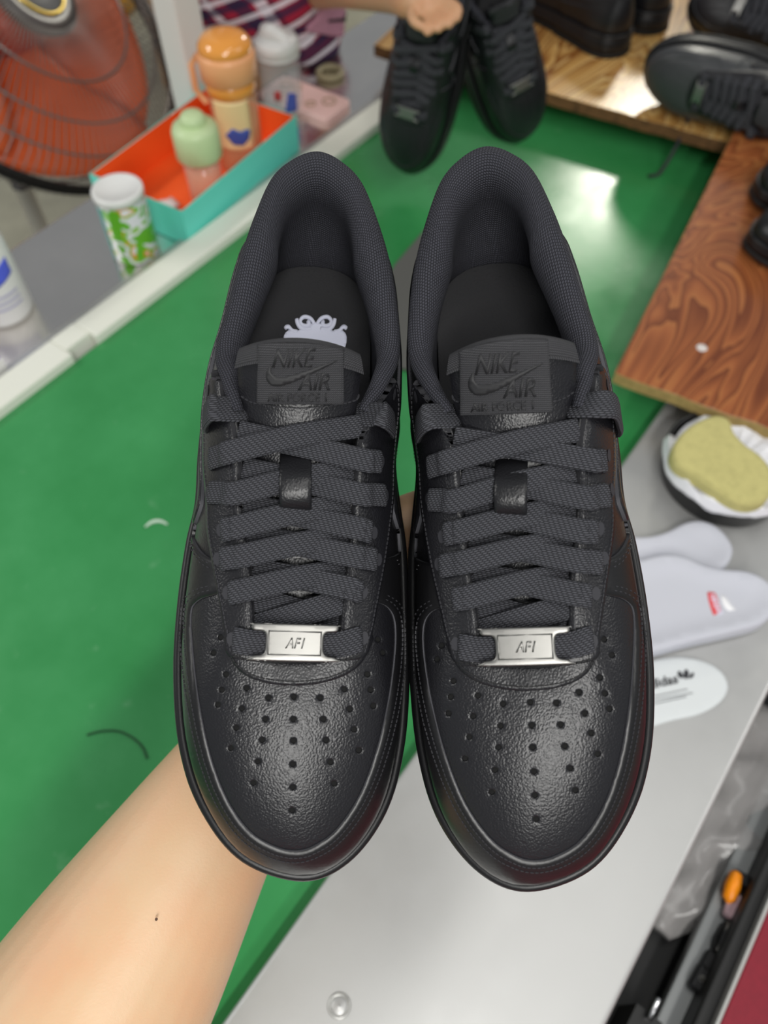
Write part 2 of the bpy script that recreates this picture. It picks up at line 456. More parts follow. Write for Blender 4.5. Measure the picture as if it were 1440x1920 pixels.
# -- upper shell (quarters and lining side)
part('upper', (UV_, UF_), ['leather_fine'], solid=-.0018)
# -- midsole and outsole
def ring_loft(prof, n_sub=1, tooth=None, dens=1):
    """prof = list of (outward mm, z mm relative or ('f', dz) to the feather line)"""
    V = []
    n = NP * dens
    for k in range(n):
        k0 = k // dens; f = (k % dens) / dens
        r0, r1 = RING[k0], RING[(k0 + 1) % NP]
        ang1 = r1[6] if k0 < NP - 1 else r1[6] - 360
        fx, fy, fz = (r0[i] + (r1[i] - r0[i]) * f for i in range(3)); ang = r0[6] + (ang1 - r0[6]) * f
        ox, oy = cos(radians(ang)), sin(radians(ang)); toe = max(0, min(1, (-fy - 118) / 40.))
        spring = 9.0 * max(0, min(1, (-fy - 70) / 90.)) ** 2
        for o, z in prof:
            zz = fz + z[1] if isinstance(z, tuple) else z + spring
            oo = o - (1.4 * toe if o > 0 else 0)
            if tooth and o > 5: oo += tooth * (1 if k % 3 < 1 else 0)
            V.append(Vector((fx + ox * oo, fy + oy * oo, zz)) * .001)
    return V, grid_faces(n, len(prof), True, False)
mids = ring_loft([(-6, ('f', -3)), (-1.0, ('f', -2.2)), (.6, ('f', -1.6)), (1.4, ('f', .8)), (3.2, ('f', 1.5)), (4.9, ('f', .9)), (5.7, ('f', -.8)), (5.9, ('f', -3.4)), (5.4, ('f', -4.0)), (5.4, ('f', -4.8)), (5.9, ('f', -5.4)), (6.1, 14), (6.2, 6.2), (3, 5.6)])
part('midsole', (mids[0], flip(mids[1])), ['rubber'])
outs = ring_loft([(3, 6.6), (6.8, 6.6), (7.2, 5.8), (7.2, 1.0), (6.2, 0), (-4, 0)], tooth=.55, dens=4)
nk = 6; n0 = len(outs[0])
outs[0].append(Vector((0, 0, 0))); of = list(flip(outs[1])); nn = (n0 // nk)
of += [(k * nk + nk - 1, ((k + 1) % nn) * nk + nk - 1, n0) for k in range(nn)]
part('outsole', (outs[0], of), ['tread'])
# -- toe vamp with punched holes
WIN = [(372, 1129), (396, 1118), (440, 1118), (470, 1215), (545, 1236), (640, 1215), (662, 1128), (705, 1130), (727, 1143), (737, 1172), (736, 1230), (724, 1320), (703, 1408), (672, 1490), (630, 1552), (590, 1582), (555, 1592), (516, 1584), (470, 1556), (428, 1497), (396, 1412), (375, 1310), (364, 1210), (362, 1150)]
HOLES = [(415, 1195), (402, 1224), (425, 1264), (417, 1293), (410, 1321), (463, 1290), (454, 1328), (444, 1364), (434, 1402), (504, 1308), (498, 1348), (492, 1387), (484, 1427), (476, 1467), (551, 1306), (550, 1348), (550, 1388), (549, 1432), (549, 1475), (548, 1518), (600, 1308), (606, 1348), (611, 1387), (619, 1428), (626, 1468), (645, 1292), (655, 1329), (663, 1367), (672, 1406), (688, 1264), (694, 1293), (699, 1323), (707, 1199), (716, 1224)]
winc = catmull(WIN, 5, True)
add_patch('vamp', [winc] + [circle(h, 5.4, 12) for h in HOLES if True], HITU, .0010, 8, PX, ['leather', 'leather'], round_=.0009, raw=False)
for h in HOLES:  # flat black discs: the darkness inside the holes is put into their colour
    c, n = HITU(h); x = n.orthogonal().normalized(); y = n.cross(x); r = .0017
    part('perforation', ([c + n * .0002 + (x * cos(i * pi / 5) + y * sin(i * pi / 5)) * r for i in range(10)], [tuple(range(10))]), ['hole'], par='vamp', sub=1)
# -- mudguard: the smooth overlay between the toe window and the sole
def px_of(co, side=0):
    w = MC.inverted() @ (POSES[side] @ co); return (720 + FPX * w.x / -w.z, 960 - FPX * w.y / -w.z)
KB_L = 6 * NSUB - 1; KB_M = 24 * NSUB + 1
foot = [px_of(upper_pt(k, .03)) for k in range(KB_L, -1, -2)] + [px_of(upper_pt(k, .03)) for k in range(NP - 2, KB_M, -2)]
# foot runs from the lateral rear round the toe to the medial rear
wrev = winc[3 * 5:]                              # window outline from its inner top corner on
i0 = min(range(len(winc)), key=lambda i: hypot(winc[i][0] - 662, winc[i][1] - 1128))
i1 = min(range(len(winc)), key=lambda i: hypot(winc[i][0] - 440, winc[i][1] - 1118))
wpath = [winc[i % len(winc)] for i in range(i0, i0 + len(winc)) if True]
cut = [j for j, p in enumerate(wpath) if hypot(p[0] - 440, p[1] - 1118) < 1e-3][0]
wpath = wpath[:cut + 1]                          # medial inner corner -> toe -> lateral inner corner
lat_seam = catmull([(418, 1052), (394, 1046), (376, 1031), (364, 1008), (357, 980)], 5)
med_seam = catmull([(756, 985), (757, 1010), (750, 1032), (734, 1044), (700, 1050)], 5)
loop = foot + med_seam + [(690, 1080)] + wpath + [(430, 1080)] + lat_seam
add_patch('mudguard', [loop], HITU, .0021, 9, PX, ['leather_smooth', 'raw_edge'], round_=.0016)
def offset_line(L, d):
    out = []
    for i, p in enumerate(L):
        a = L[max(0, i - 1)]; b = L[min(len(L) - 1, i + 1)]; tx, ty = b[0] - a[0], b[1] - a[1]; l = hypot(tx, ty) or 1
        out.append((p[0] - ty / l * d, p[1] + tx / l * d))
    return out
wp = wpath[6:-4]
cen = (550, 1330)
sgn = 1 if hypot(offset_line(wp, 10)[len(wp) // 4][0] - cen[0], offset_line(wp, 10)[len(wp) // 4][1] - cen[1]) > hypot(wp[len(wp) // 4][0] - cen[0], wp[len(wp) // 4][1] - cen[1]) else -1
stitches([offset_line(wp, sgn * 9)[::3], offset_line(wp, sgn * 17)[::3]], HITU, .0021, 8.5, .0017, .0008, 'mud_st', par='mudguard')
stitches([[(p[0] + 1, p[1] + 9) for p in lat_seam[4:-2:3]], [(p[0] + 2, p[1] + 18) for p in lat_seam[4:-4:3]], [(p[0] - 1, p[1] + 9) for p in med_seam[3:-4:3]], [(p[0] - 2, p[1] + 18) for p in med_seam[5:-4:3]]], HITU, .0021, 8.5, .0017, .0008, 'mud_st2', par='mudguard')
# -- vamp tip: the wing in front of the laces
tip = catmull([(426, 1190), (432, 1222), (443, 1248), (466, 1268), (505, 1281), (548, 1285), (592, 1282), (636, 1270), (668, 1250), (686, 1222), (693, 1190), (640, 1185), (632, 1225), (550, 1238), (484, 1225), (478, 1185)], 5, True)
add_patch('vamp_tip', [tip], HITU, .0030, 8, PX, ['leather', 'raw_edge'], round_=.0016)
stitches([[(436, 1225), (448, 1246), (470, 1262), (506, 1273), (548, 1277), (592, 1274), (632, 1263), (662, 1245), (680, 1222)]], HITU, .0030, 9, .0021, .0010, 'tip_st', mat_='thread_dark', par='vamp_tip')
# -- eyestay
EO = [(424, 692), (413, 694), (402, 712), (395, 750), (391, 800), (391, 870), (396, 940), (396, 985), (403, 1040), (412, 1100), (420, 1150), (426, 1190), (430, 1228), (470, 1240), (548, 1246), (640, 1240), (682, 1230), (694, 1180), (704, 1120), (714, 1060), (722, 1000), (729, 930), (730, 870), (734, 815), (739, 765), (737, 728), (729, 706), (717, 692), (706, 697), (696, 700), (692, 745), (675, 785), (665, 870), (658, 960), (650, 1060), (641, 1130), (636, 1188), (628, 1217), (552, 1228), (490, 1217), (479, 1188), (476, 1120), (470, 1060), (457, 960), (453, 870), (438, 785), (424, 745), (420, 700)]
eyec = catmull(EO, 4, True)
add_patch('eyestay', [eyec], HITU, .0036, 8, PX, ['leather', 'raw_dark'], round_=.0020)
lo = [(409, 712), (402, 750), (398, 800), (398, 870), (404, 940), (404, 985), (411, 1040), (420, 1100), (428, 1150), (434, 1190), (438, 1222)]
ro = [(724, 712), (731, 730), (733, 765), (728, 815), (723, 870), (722, 930), (715, 1000), (707, 1060), (697, 1120), (687, 1180), (676, 1224)]
stitches([lo, ro], HITU, .0036, 8.5, .0018, .0009, 'eye_st', par='eyestay')
stitches([[(445, 830), (449, 880), (451, 960), (464, 1060), (468, 1120), (470, 1190)], [(440, 850), (443, 900), (445, 960), (458, 1060), (462, 1120), (464, 1185)],
          [(677, 830), (671, 880), (666, 960), (657, 1060), (649, 1120), (645, 1190)], [(684, 840), (678, 890), (673, 960), (664, 1060), (656, 1120), (652, 1185)]], HITU, .0036, 8, .0015, .0007, 'eye_st2', par='eyestay')
stitches([[(442, 1229), (480, 1237), (548, 1242), (632, 1237), (672, 1228)]], HITU, .0036, 9, .0022, .0011, 'eye_st3', mat_='thread_dark', par='eyestay')
stitches([[(490, 1225), (520, 1231), (552, 1233), (590, 1231), (622, 1225)]], HITU, .0036, 9, .0019, .0009, 'eye_st4', mat_='thread_dark', par='eyestay')
EYELETS = [(405, 735), (724, 738), (408, 862), (702, 866), (404, 926), (710, 930), (424, 994), (690, 1000), (418, 1048), (698, 1050), (434, 1112), (674, 1110), (440, 1198), (676, 1196)]
def disc(c, n, rx, ry, axis, m=14):
    x = (axis - n * axis.dot(n)).normalized(); y = n.cross(x)
    return [c + x * rx * cos(2 * pi * i / m) + y * ry * sin(2 * pi * i / m) for i in range(m)], [tuple(range(m))]
for e in EYELETS:
    c, n = HITU(e); v, f = disc(c + n * .0038, n, .0027, .0019, Vector((0, 1, 0)))
    part('eyelet', (v, f), ['eyelet'], par='eyestay', sub=1)
# -- swooshes on both walls
def swoosh(sgn):
    out = [(-6, 62), (-10, 56), (-11, 50), (-7, 44.5), (2, 42), (16, 43), (36, 47), (62, 53), (92, 60), (120, 67), (120, 68.5), (92, 63.5), (62, 58.5), (38, 55), (20, 54), (8, 56), (0, 60)]
    return [(a * .001, b * .001) for a, b in catmull(out, 4, True)]
for sg in (-1, 1):
    add_patch('swoosh', [swoosh(sg)], side_hit(sg), .0024, .004, 1, ['leather_fine', 'raw_edge'], round_=.001, wall=.0006)
def quarter_line(sg):
    return [[(y * .001, z * .001) for y, z in ((20, 70), (45, 66), (75, 63), (100, 66), (122, 72))]]
for sg in (-1, 1): stitches(quarter_line(sg), side_hit(sg), .0002, .0026, .0019, .0008, 'q_st', scale=1, par='upper')
# -- padded collar lining, from one lace knot round the heel to the other
K0, K1 = 8 * NSUB + 1, 22 * NSUB - 1
cpts = []
for k in range(K0, K1 + 1):
    r = RING[k]; cpts.append(Vector((r[3], r[4], r[5])))
IN = [(0, 129), (-13, 127), (-23, 119), (-29.5, 104), (-31, 80), (-33, 50), (-36, 10), (-40, -40), (-38, -80), (-28, -120), (0, -140), (22, -125), (33, -85), (34, -40), (31, 10), (29, 50), (29, 80), (28.5, 104), (23, 119), (13, 127)]
INL = resample(catmull(IN, 6, True), 1.0, True)
prof_full = [(-.6, -8), (-2.4, -3.5), (-2.2, 1.5), (.4, 5.6), (4.6, 7.4), (9.2, 6.2), (12.6, 2.0), (14.0, -4), (13.6, -12), (11.5, -21)]
CVt = []; CUv = []
nC = len(cpts); al = 0
for i, c in enumerate(cpts):
    t = cpts[min(nC - 1, i + 1)] - cpts[max(0, i - 1)]; t.z = 0; t.normalize()
    inw = Vector((-t.y, t.x, 0))
    if inw.dot(Vector((-2, 60, 0)) - Vector((c.x, c.y, 0))) < 0: inw = -inw
    wc = max(0, min(1, (c.y - 92) / 30.)); inw = inw.lerp((Vector((-.5, 88, 0)) - Vector((c.x, c.y, 0))).normalized(), wc).normalized()
    if i: al += (c - cpts[i - 1]).length
    endf = min(i, nC - 1 - i) / 34.0; f = .32 + .68 * min(1, endf) ** 1.0
    heel = max(0, min(1, (c.y - 88) / 34.)); hf = 1 + .05 * heel
    pl = 0; prev = None; row = [(a * f * hf, b * f) for a, b in prof_full]
    zin = c.z + row[-1][1]
    # the wall runs down to the rim of the insole
    if c.y > 70:
        an = atan2(c.y - 70, c.x + 1.5); bt = max(((x, y) for x, y in INL), key=lambda q: cos(atan2(q[1] - 70, q[0] + 1.5) - an) if q[1] > 60 else -2)
    else: bt = min(((x, y) for x, y in INL if x * c.x > 0), key=lambda q: abs(q[1] - c.y))
    top9 = Vector((c.x + inw.x * row[9][0], c.y + inw.y * row[9][0], c.z + row[9][1])); bot9 = Vector((bt[0] * 1.03, bt[1] + 1.5 * heel, 38.5))
    for a, b in row + [.35, .7, 1.0][:0]: pass
    pts9 = [Vector((c.x + inw.x * a, c.y + inw.y * a, c.z + b)) for a, b in row] + [top9.lerp(bot9, b) + Vector((0, 0, 0)) for b in (.35, .7, 1.0)]
    for p in pts9:
        if prev is not None: pl += (p - prev).length
        prev = p; CVt.append(p * .001); CUv.append((al * .001, pl * .001))
CF = grid_faces(nC, 13)
mid = (nC // 2) * 13 + 4
a, b, c = CVt[mid], CVt[mid + 13], CVt[mid + 14]
if (b - a).cross(c - a).z < 0: CF = flip(CF)
part('collar_lining', (CVt, CF), ['collar'], uvs=CUv, label='padded knit collar lining', sub=2)
# -- insole
inl = catmull(IN, 4, True); V = []; NI = len(inl)
for r, z in ((1.0, 41.5), (.96, 41.8), (.86, 39.6), (.7, 39.2), (.4, 39), (.05, 39)):
    V += [Vector((x * r, (y - 20) * r + 20, z)) * .001 for x, y in inl]
IF = grid_faces(6, NI, False, True); V.append(Vector((0, .020, .039)))
IF += [(5 * NI + i, 5 * NI + (i + 1) % NI, 6 * NI) for i in range(NI)]
part('insole', (V, face_up(V, IF)), ['insole'])
# -- tongue
tv = []; n = len(TR)
ns = NS
def tongue_grid(off):
    return [tongue_pt(i, -1 + 2 * j / (ns - 1), off) for i in range(n) for j in range(ns)]
top = tongue_grid(0); bot = tongue_grid(-6.5)
tf = [f for f in TF] + [tuple(reversed([i + len(top) for i in f])) for f in TF]
m0 = len(top)
for i in range(n - 1):
    tf.append((i * ns, (i + 1) * ns, m0 + (i + 1) * ns, m0 + i * ns)); tf.append(((i + 1) * ns + ns - 1, i * ns + ns - 1, m0 + i * ns + ns - 1, m0 + (i + 1) * ns + ns - 1))
for j in range(ns - 1):
    tf.append(((n - 1) * ns + j, (n - 1) * ns + j + 1, m0 + (n - 1) * ns + j + 1, m0 + (n - 1) * ns + j))
part('tongue', (top + bot, tf), ['leather'], label='grained leather tongue')
# twill binding rolled over the top edge of the tongue
i_t = n - 1
bv_ = []; bu = []
line = [tongue_pt(i_t, -1 + 2 * j / 40) for j in range(41)]
fr = [tongue_pt(i_t - 4, -1 + 2 * j / 40) for j in range(41)]
for j in range(41):
    a, b = fr[j], line[j]; d = (a - b).normalized(); s = abs(-1 + 2 * j / 40)
    for o, h in ((.0085, .0009), (.0075, .0016), (.004, .0019), (.001, .0016), (-.0016, .0002), (-.0022, -.003), (-.001, -.0065), (.002, -.0078)):
        bv_.append(b + d * o * (1 - .15 * s) + Vector((0, 0, h))); bu.append((j * .0013, o + h))
part('tongue_binding', (bv_, face_up(bv_, grid_faces(41, 8))), ['twill'], uvs=bu, label='ribbed twill binding on tongue top')
stitches([[(452, 742), (480, 756), (560, 765), (640, 757), (684, 744)]], HITT, .0003, 9, .0019, .0008, 'tg_st', par='tongue')
# ---------------------------------------------------------------- what differs between the two shoes, then assembling
def sweep(pts, width, th, step=.0016, uvw=True):
    """flat cord: pts = (point, normal); rounded rectangle section"""
    keys = [tuple(p) + tuple(n) for p, n in pts]
    C = resample(catmull(keys, 8), step)
    # resample measured normals too, renormalise
    V = []; UVs = []; prof = []
    for i in range(14):
        a = 2 * pi * i / 14; ca, sa = cos(a), sin(a)
        prof.append((abs(ca) ** .55 * (1 if ca > 0 else -1) * width / 2, abs(sa) ** .8 * (1 if sa > 0 else -1) * th / 2))
    al = 0
    for i, c in enumerate(C):
        p = Vector(c[:3]); n = Vector(c[3:]).normalized()
        t = Vector(C[min(i + 1, len(C) - 1)][:3]) - Vector(C[max(i - 1, 0)][:3]); t.normalize()
        s = t.cross(n).normalized(); n2 = s.cross(t)
        if i: al += (p - Vector(C[i - 1][:3])).length
        for j, (a, b) in enumerate(prof):
            V.append(p + s * a + n2 * b); UVs.append((al, .02 + a + (width * 1.5 if b < 0 else 0)))
    F = grid_faces(len(C), 14, False, True); F += [tuple(reversed(range(14))), tuple(range((len(C) - 1) * 14, len(C) * 14))]
    return V, F, UVs
LACES = {
 0: dict(rows=[((437, 1112), (672, 1109), (474, 1104), (648, 1102), (636, 1068), (478, 1066)),
               ((424, 1048), (694, 1050), (468, 1040), (655, 1042), (646, 1006), (468, 1002)),
               ((426, 994), (686, 998), (462, 986), (660, 990), (652, 944), (462, 946)),
               ((406, 926), (708, 930), (458, 925), (662, 926), (654, 880), (458, 878)),
               ((409, 862), (700, 866), (452, 846), (668, 862), (676, 798), (450, 808))],
         low=((480, 1176), (632, 1126), (634, 1168), (482, 1122)), bar=[(441, 1200), (480, 1204), (550, 1206), (620, 1204), (674, 1198)],
         knot=[((464, 756), (434, 768), (406, 788)), ((658, 762), (688, 774), (716, 794))], plate=(550, 1205, 138, 54, 0.0), loop=((530, 884), (580, 886), (582, 948), (529, 950)),
         label=((489, 634), (638, 630), (641, 756), (486, 756))),
 1: dict(rows=[((857, 1124), (1101, 1118), (892, 1117), (1062, 1112), (1056, 1076), (890, 1074)),
               ((837, 1062), (1118, 1056), (884, 1052), (1072, 1050), (1062, 1012), (884, 1012)),
               ((843, 1002), (1109, 998), (880, 994), (1074, 994), (1062, 950), (876, 952)),
               ((819, 938), (1126, 932), (866, 938), (1084, 934), (1072, 884), (866, 890)),
               ((818, 876), (1119, 867), (862, 862), (1090, 864), (1088, 806), (856, 820))],
         low=((898, 1186), (1056, 1136), (1056, 1178), (898, 1132)), bar=[(864, 1212), (910, 1216), (980, 1214), (1050, 1206), (1106, 1199)],
         knot=[((860, 770), (830, 782), (804, 802)), ((1082, 756), (1112, 768), (1138, 788))], plate=(981, 1212, 146, 56, 2.2), loop=((933, 898), (986, 898), (987, 960), (931, 962)),
         label=((868, 644), (1022, 628), (1032, 772), (868, 778))),
}
PARTS2 = {0: [], 1: []}
def part2(side, name, vf, mats, fm=None, uvs=None, par=None, kind=None, label=None, sub=0):
    PARTS2[side].append(dict(name=name, V=vf[0], F=vf[1], mats=mats, fm=fm, uvs=uvs, par=par, kind=kind, label=label, key=name, sub=sub, solid=0))
for side in (0, 1):
    U = tracer(side, 'upper', .04); T = tracer(side, 'tongue', .04); D = LACES[side]; W9 = .0096; TH = .0021
    def at(h, p, off):
        c, n = h(p); return (c + n * off, n)
    EY = .0036 + .0012
    for ri, (le, re, li, rj, ru, lu) in enumerate(D['rows']):
        for who in (1, 0):                       # the strand from the right eyelet lies below the one from the left
            oe, ie, un = ((le, li, ru), (re, rj, lu))[1 - (1 - who)] if False else ((le, li, ru) if who == 0 else (re, rj, lu))
            dx = 1 if who == 0 else -1
            a0 = at(U, (oe[0] - dx * 3, oe[1]), -.001); a1 = at(U, (oe[0] + dx * 5, oe[1]), EY); a2 = at(U, ie, EY + .0004)
            b0 = at(U, un, -.0005); up = Vector((0, 0, 1))
            m = a2[0].lerp(b0[0], .5) + up * (.0030 if who == 0 else .0006); nm = (a2[1] + b0[1] + up).normalized()
            v, f, uv = sweep([a0, a1, ((a1[0] + a2[0]) / 2 + a1[1] * .0004, a1[1]), a2, (m, nm), (b0[0], nm)], W9, TH)
            part2(side, 'lace_strand', (v, f), ['lace'], uvs=uv, par='lace', sub=2)
    l0, l1, r0, r1 = D['low']
    for a, b, h in ((r0, r1, -.001), (l0, l1, .001)):
        pa, pb = at(U, a, h - .0015), at(U, b, h); nm = (pa[1] + pb[1]).normalized()
        v, f, uv = sweep([(pa[0], nm), (pa[0].lerp(pb[0], .5) + nm * (.002 + h), nm), (pb[0], nm)], W9 * 1.1, TH)
        part2(side, 'lace_strand', (v, f), ['lace'], uvs=uv, par='lace', sub=2)
    bar = D['bar']; e0 = at(U, bar[0], -.001); e1 = at(U, (bar[0][0] + 8, bar[0][1]), EY); e2 = at(U, bar[1], EY); e4 = at(U, bar[3], EY); e5 = at(U, (bar[4][0] - 8, bar[4][1]), EY); e6 = at(U, bar[4], -.001)
    cm = e2[0].lerp(e4[0], .5) + Vector((0, 0, .0022)); nm = Vector((0, -.1, 1)).normalized()
    v, f, uv = sweep([e0, e1, e2, (cm, nm), e4, e5, e6], W9 * 1.08, TH)
    part2(side, 'lace_strand', (v, f), ['lace'], uvs=uv, par='lace', sub=2)
    for kn in D['knot']:
        p0 = at(U, kn[0], -.006); p1 = at(U, ((kn[0][0] * .55 + kn[1][0] * .45), (kn[0][1] * .55 + kn[1][1] * .45)), .0062); p2 = at(U, kn[1], .0088); p3 = at(U, kn[2], .0046); dxk = kn[2][0] - kn[1][0]
        p4 = at(U, (kn[2][0] + dxk * .35, kn[2][1] + 10), -.002)
        up = Vector((0, 0, 1))
        navg = (p1[1] + p2[1] + up * 2).normalized(); mixn = lambda q: (q[0], navg)
        v, f, uv = sweep([(p0[0], mixn(p1)[1]), mixn(p1), mixn(p2), mixn(p3), mixn(p4)], W9 * 1.2, TH * 1.5)
        part2(side, 'lace_strand', (v, f), ['lace'], uvs=uv, par='lace', sub=2)
    # leather loop on the tongue, over the laces
    lp = D['loop']; tl = T(((lp[0][0] + lp[1][0]) / 2, lp[0][1] - 16)); bl = T(((lp[2][0] + lp[3][0]) / 2, lp[2][1] + 10))
    yv = (bl[0] - tl[0]); nm = (tl[1] + bl[1]).normalized()
    v, f, uv = sweep([(tl[0] - nm * .001 - yv * .25, nm), (tl[0] + nm * .0050, nm), (tl[0] + yv * .35 + nm * .0110, nm), (tl[0] + yv * .72 + nm * .0112, nm), (bl[0] + nm * .0060, nm), (bl[0] + yv * .12 - nm * .001, nm)], .0128, .0016)
    part2(side, 'tongue_loop', (v, f), ['leather_fine'], label='smooth leather lace loop')
    # twill label with raised lettering
    L4 = D['label']
    def lab(a, b): return tuple((L4[3][i] * (1 - a) + L4[2][i] * a) * (1 - b) + (L4[0][i] * (1 - a) + L4[1][i] * a) * b for i in (0, 1))
    edge = [lab(i / 12, 0) for i in range(12)] + [lab(1, i / 10) for i in range(10)] + [lab(1 - i / 12, 1 + .03 * sin(i * .9)) for i in range(12)] + [lab(0, 1 - i / 10) for i in range(10)]
    v, f, fm, uv = patch([edge], T, .0034, 7, PX, round_=.0007, raw=False)
    part2(side, 'tongue_label', (v, f), ['twill'], uvs=uv, label='square woven tongue label')
    def onlab(p, h):
        c, n = T(lab(p[0], p[1])); return c + n * h
    def letter(s, x, y, sx, sy, shear, bold):
        V, F = text2d(s, 1.0, shear, bold)
        x0 = min(p[0] for p in V); x1 = max(p[0] for p in V); y0 = min(p[1] for p in V); y1 = max(p[1] for p in V)
        V = [(x + (p[0] - x0) / (x1 - x0) * sx, y + (p[1] - y0) / (y1 - y0) * sy) for p in V]
        vv, ff = relief(V, F, onlab, .0030, .0039)
        part2(side, 'lettering', (vv, ff), ['twill_text'], par='tongue_label')
    letter('NIKE', .18, .58, .50, .27, .35, .012); letter('AIR', .47, .24, .36, .25, .25, .012); letter('AIR FORCE 1', .13, .06, .66, .13, 0, .008)
    sw = catmull([(.16, .62), (.11, .50), (.12, .38), (.20, .30), (.36, .33), (.60, .46), (.88, .64), (.88, .66), (.55, .52), (.34, .44), (.22, .44), (.17, .50)], 4, True)
    Vs, Ts = cdt([sw], .05)
    Ts = [t if (Vs[t[1]][0] - Vs[t[0]][0]) * (Vs[t[2]][1] - Vs[t[0]][1]) - (Vs[t[1]][1] - Vs[t[0]][1]) * (Vs[t[2]][0] - Vs[t[0]][0]) > 0 else (t[0], t[2], t[1]) for t in Ts]
    vv, ff = relief(Vs, Ts, onlab, .0030, .0038); part2(side, 'lettering', (vv, ff), ['twill_text'], par='tongue_label')
    # metal lace plate
    px, py, pw, ph, rot = D['plate']; c0, n0 = U((px - pw / 2, py)); c1, n1 = U((px + pw / 2, py)); cc = cm + Vector((0, 0, .0016))
    X = (c1 - c0).normalized(); X = (Matrix.Rotation(radians(rot), 3, Vector((0, 0, 1))) @ X).normalized(); N = Vector((0, -.16, 1)); N = (N - X * N.dot(X)).normalized(); Y = N.cross(X)
    a, b = .0168, .0068
    def pl(p, h): return cc + X * p[0] + Y * p[1] + N * (h - 3.0 * p[0] ** 2)
    oc = [(-a, b - .0002), (-a + .0012, b + .0005), (a - .0012, b + .0005), (a, b - .0002), (a + .0002, b - .0014), (a - .0012, b - .0022), (.0126, b - .0024), (.0114, b - .0036), (.0112, 0), (.0114, -b + .0032), (.0127, -b + .0020), (a - .0012, -b + .0016), (a - .0002, -b + .0008), (a - .0008, -b - .0002), (-a + .0008, -b - .0002), (-a + .0002, -b + .0008), (-a + .0012, -b + .0016), (-.0127, -b + .0020), (-.0114, -b + .0032), (-.0112, 0), (-.0114, b - .0036), (-.0126, b - .0024), (-a + .0012, b - .0022), (-a - .0002, b - .0014)]
    oc = catmull(oc, 3, True); oc = resample(oc, .0006, True)
    def plhit(p): return pl(p, 0), N
    v, f, fm, uv = patch([oc], plhit, .0016, .0011, 1, round_=.0007, wall=.0004, raw=False)
    part2(side, 'lace_plate', (v, f), ['plate'], label='brushed metal lace plate')
    fr = []
    for (x0, x1, y0, y1) in ((-.0104, .0104, .0042, .0047), (-.0104, .0104, -.0048, -.0043), (-.0104, -.0099, -.0048, .0047), (.0099, .0104, -.0048, .0047)):
        q = [pl(p, h) for h in (.0012, .0020) for p in ((x0, y0), (x1, y0), (x1, y1), (x0, y1))]; fr.append((q, [(4, 5, 6, 7), (0, 1, 5, 4), (1, 2, 6, 5), (2, 3, 7, 6), (3, 0, 4, 7)]))
    part2(side, 'plate_frame', join_vf(fr), ['plate'], par='lace_plate')
    Vt, Ft = text2d('AF1', 1, .3, .01); x0 = min(p[0] for p in Vt); x1 = max(p[0] for p in Vt); y1 = max(p[1] for p in Vt)
    Vt = [(-.0036 + (p[0] - x0) / (x1 - x0) * .0076, -.0020 + p[1] / y1 * .0040) for p in Vt]
    vv, ff = relief(Vt, Ft, pl, .0014, .0022); part2(side, 'lettering', (vv, ff), ['plate'], par='lace_plate')
# crest on the insole of the shoe on the left
INS = .0402
def ins(p, h): return Vector((p[0], p[1], INS + h))
inv = POSE_A.inverted(); oA = inv @ Vector((0, 0, CAMH))
def ins_px(u, v):
    d = inv.to_3x3() @ (MC.to_3x3() @ ray_cam(u, v)); t = (INS - oA.z) / d.z; p = oA + d * t; return (p.x, p.y)
def blob(pts, h, n=3):
    lp = resample(catmull([ins_px(*p) for p in pts], n, True), .0008, True); V, T = cdt([lp], .0015)
    T = [t if (V[t[1]][0] - V[t[0]][0]) * (V[t[2]][1] - V[t[0]][1]) - (V[t[1]][1] - V[t[0]][1]) * (V[t[2]][0] - V[t[0]][0]) > 0 else (t[0], t[2], t[1]) for t in T]
    return relief(V, T, ins, -.0008, h)
def ribbon(pts, w, h):
    C = catmull(pts, 5); L = [offset_line(C, w), offset_line(C, -w)]
    return blob(L[0] + L[1][::-1], h, 1)
crest = [blob([(532, 632), (545, 618), (556, 622), (572, 612), (592, 606), (612, 612), (626, 622), (638, 618), (650, 632), (640, 660), (592, 672), (545, 660)], .0005)]
for s in (-1, 1):
    X = lambda x: 592 + s * x
    crest.append(ribbon([(X(2), 608), (X(10), 597), (X(22), 594), (X(29), 601), (X(26), 609), (X(17), 611), (X(12), 606), (X(16), 602)], 2.6, .0007))
    crest.append(ribbon([(X(8), 616), (X(24), 617), (X(33), 609), (X(36), 598)], 3.2, .0006))
    crest.append(ribbon([(X(34), 622), (X(44), 620), (X(52), 612), (X(58), 616)], 2.8, .0006))
PARTS2[0].append(dict(name='crest', V=join_vf(crest)[0], F=join_vf(crest)[1], mats=['white_print'], fm=None, uvs=None, par='insole', kind=None, label='white scrolled crest print', key='crest', sub=0, solid=0))
M['twill_text'] = mat('raised black lettering', (.022, .022, .024, 1), .55, bump=('noise', 2500, .4, .0002))
MESHC = {}
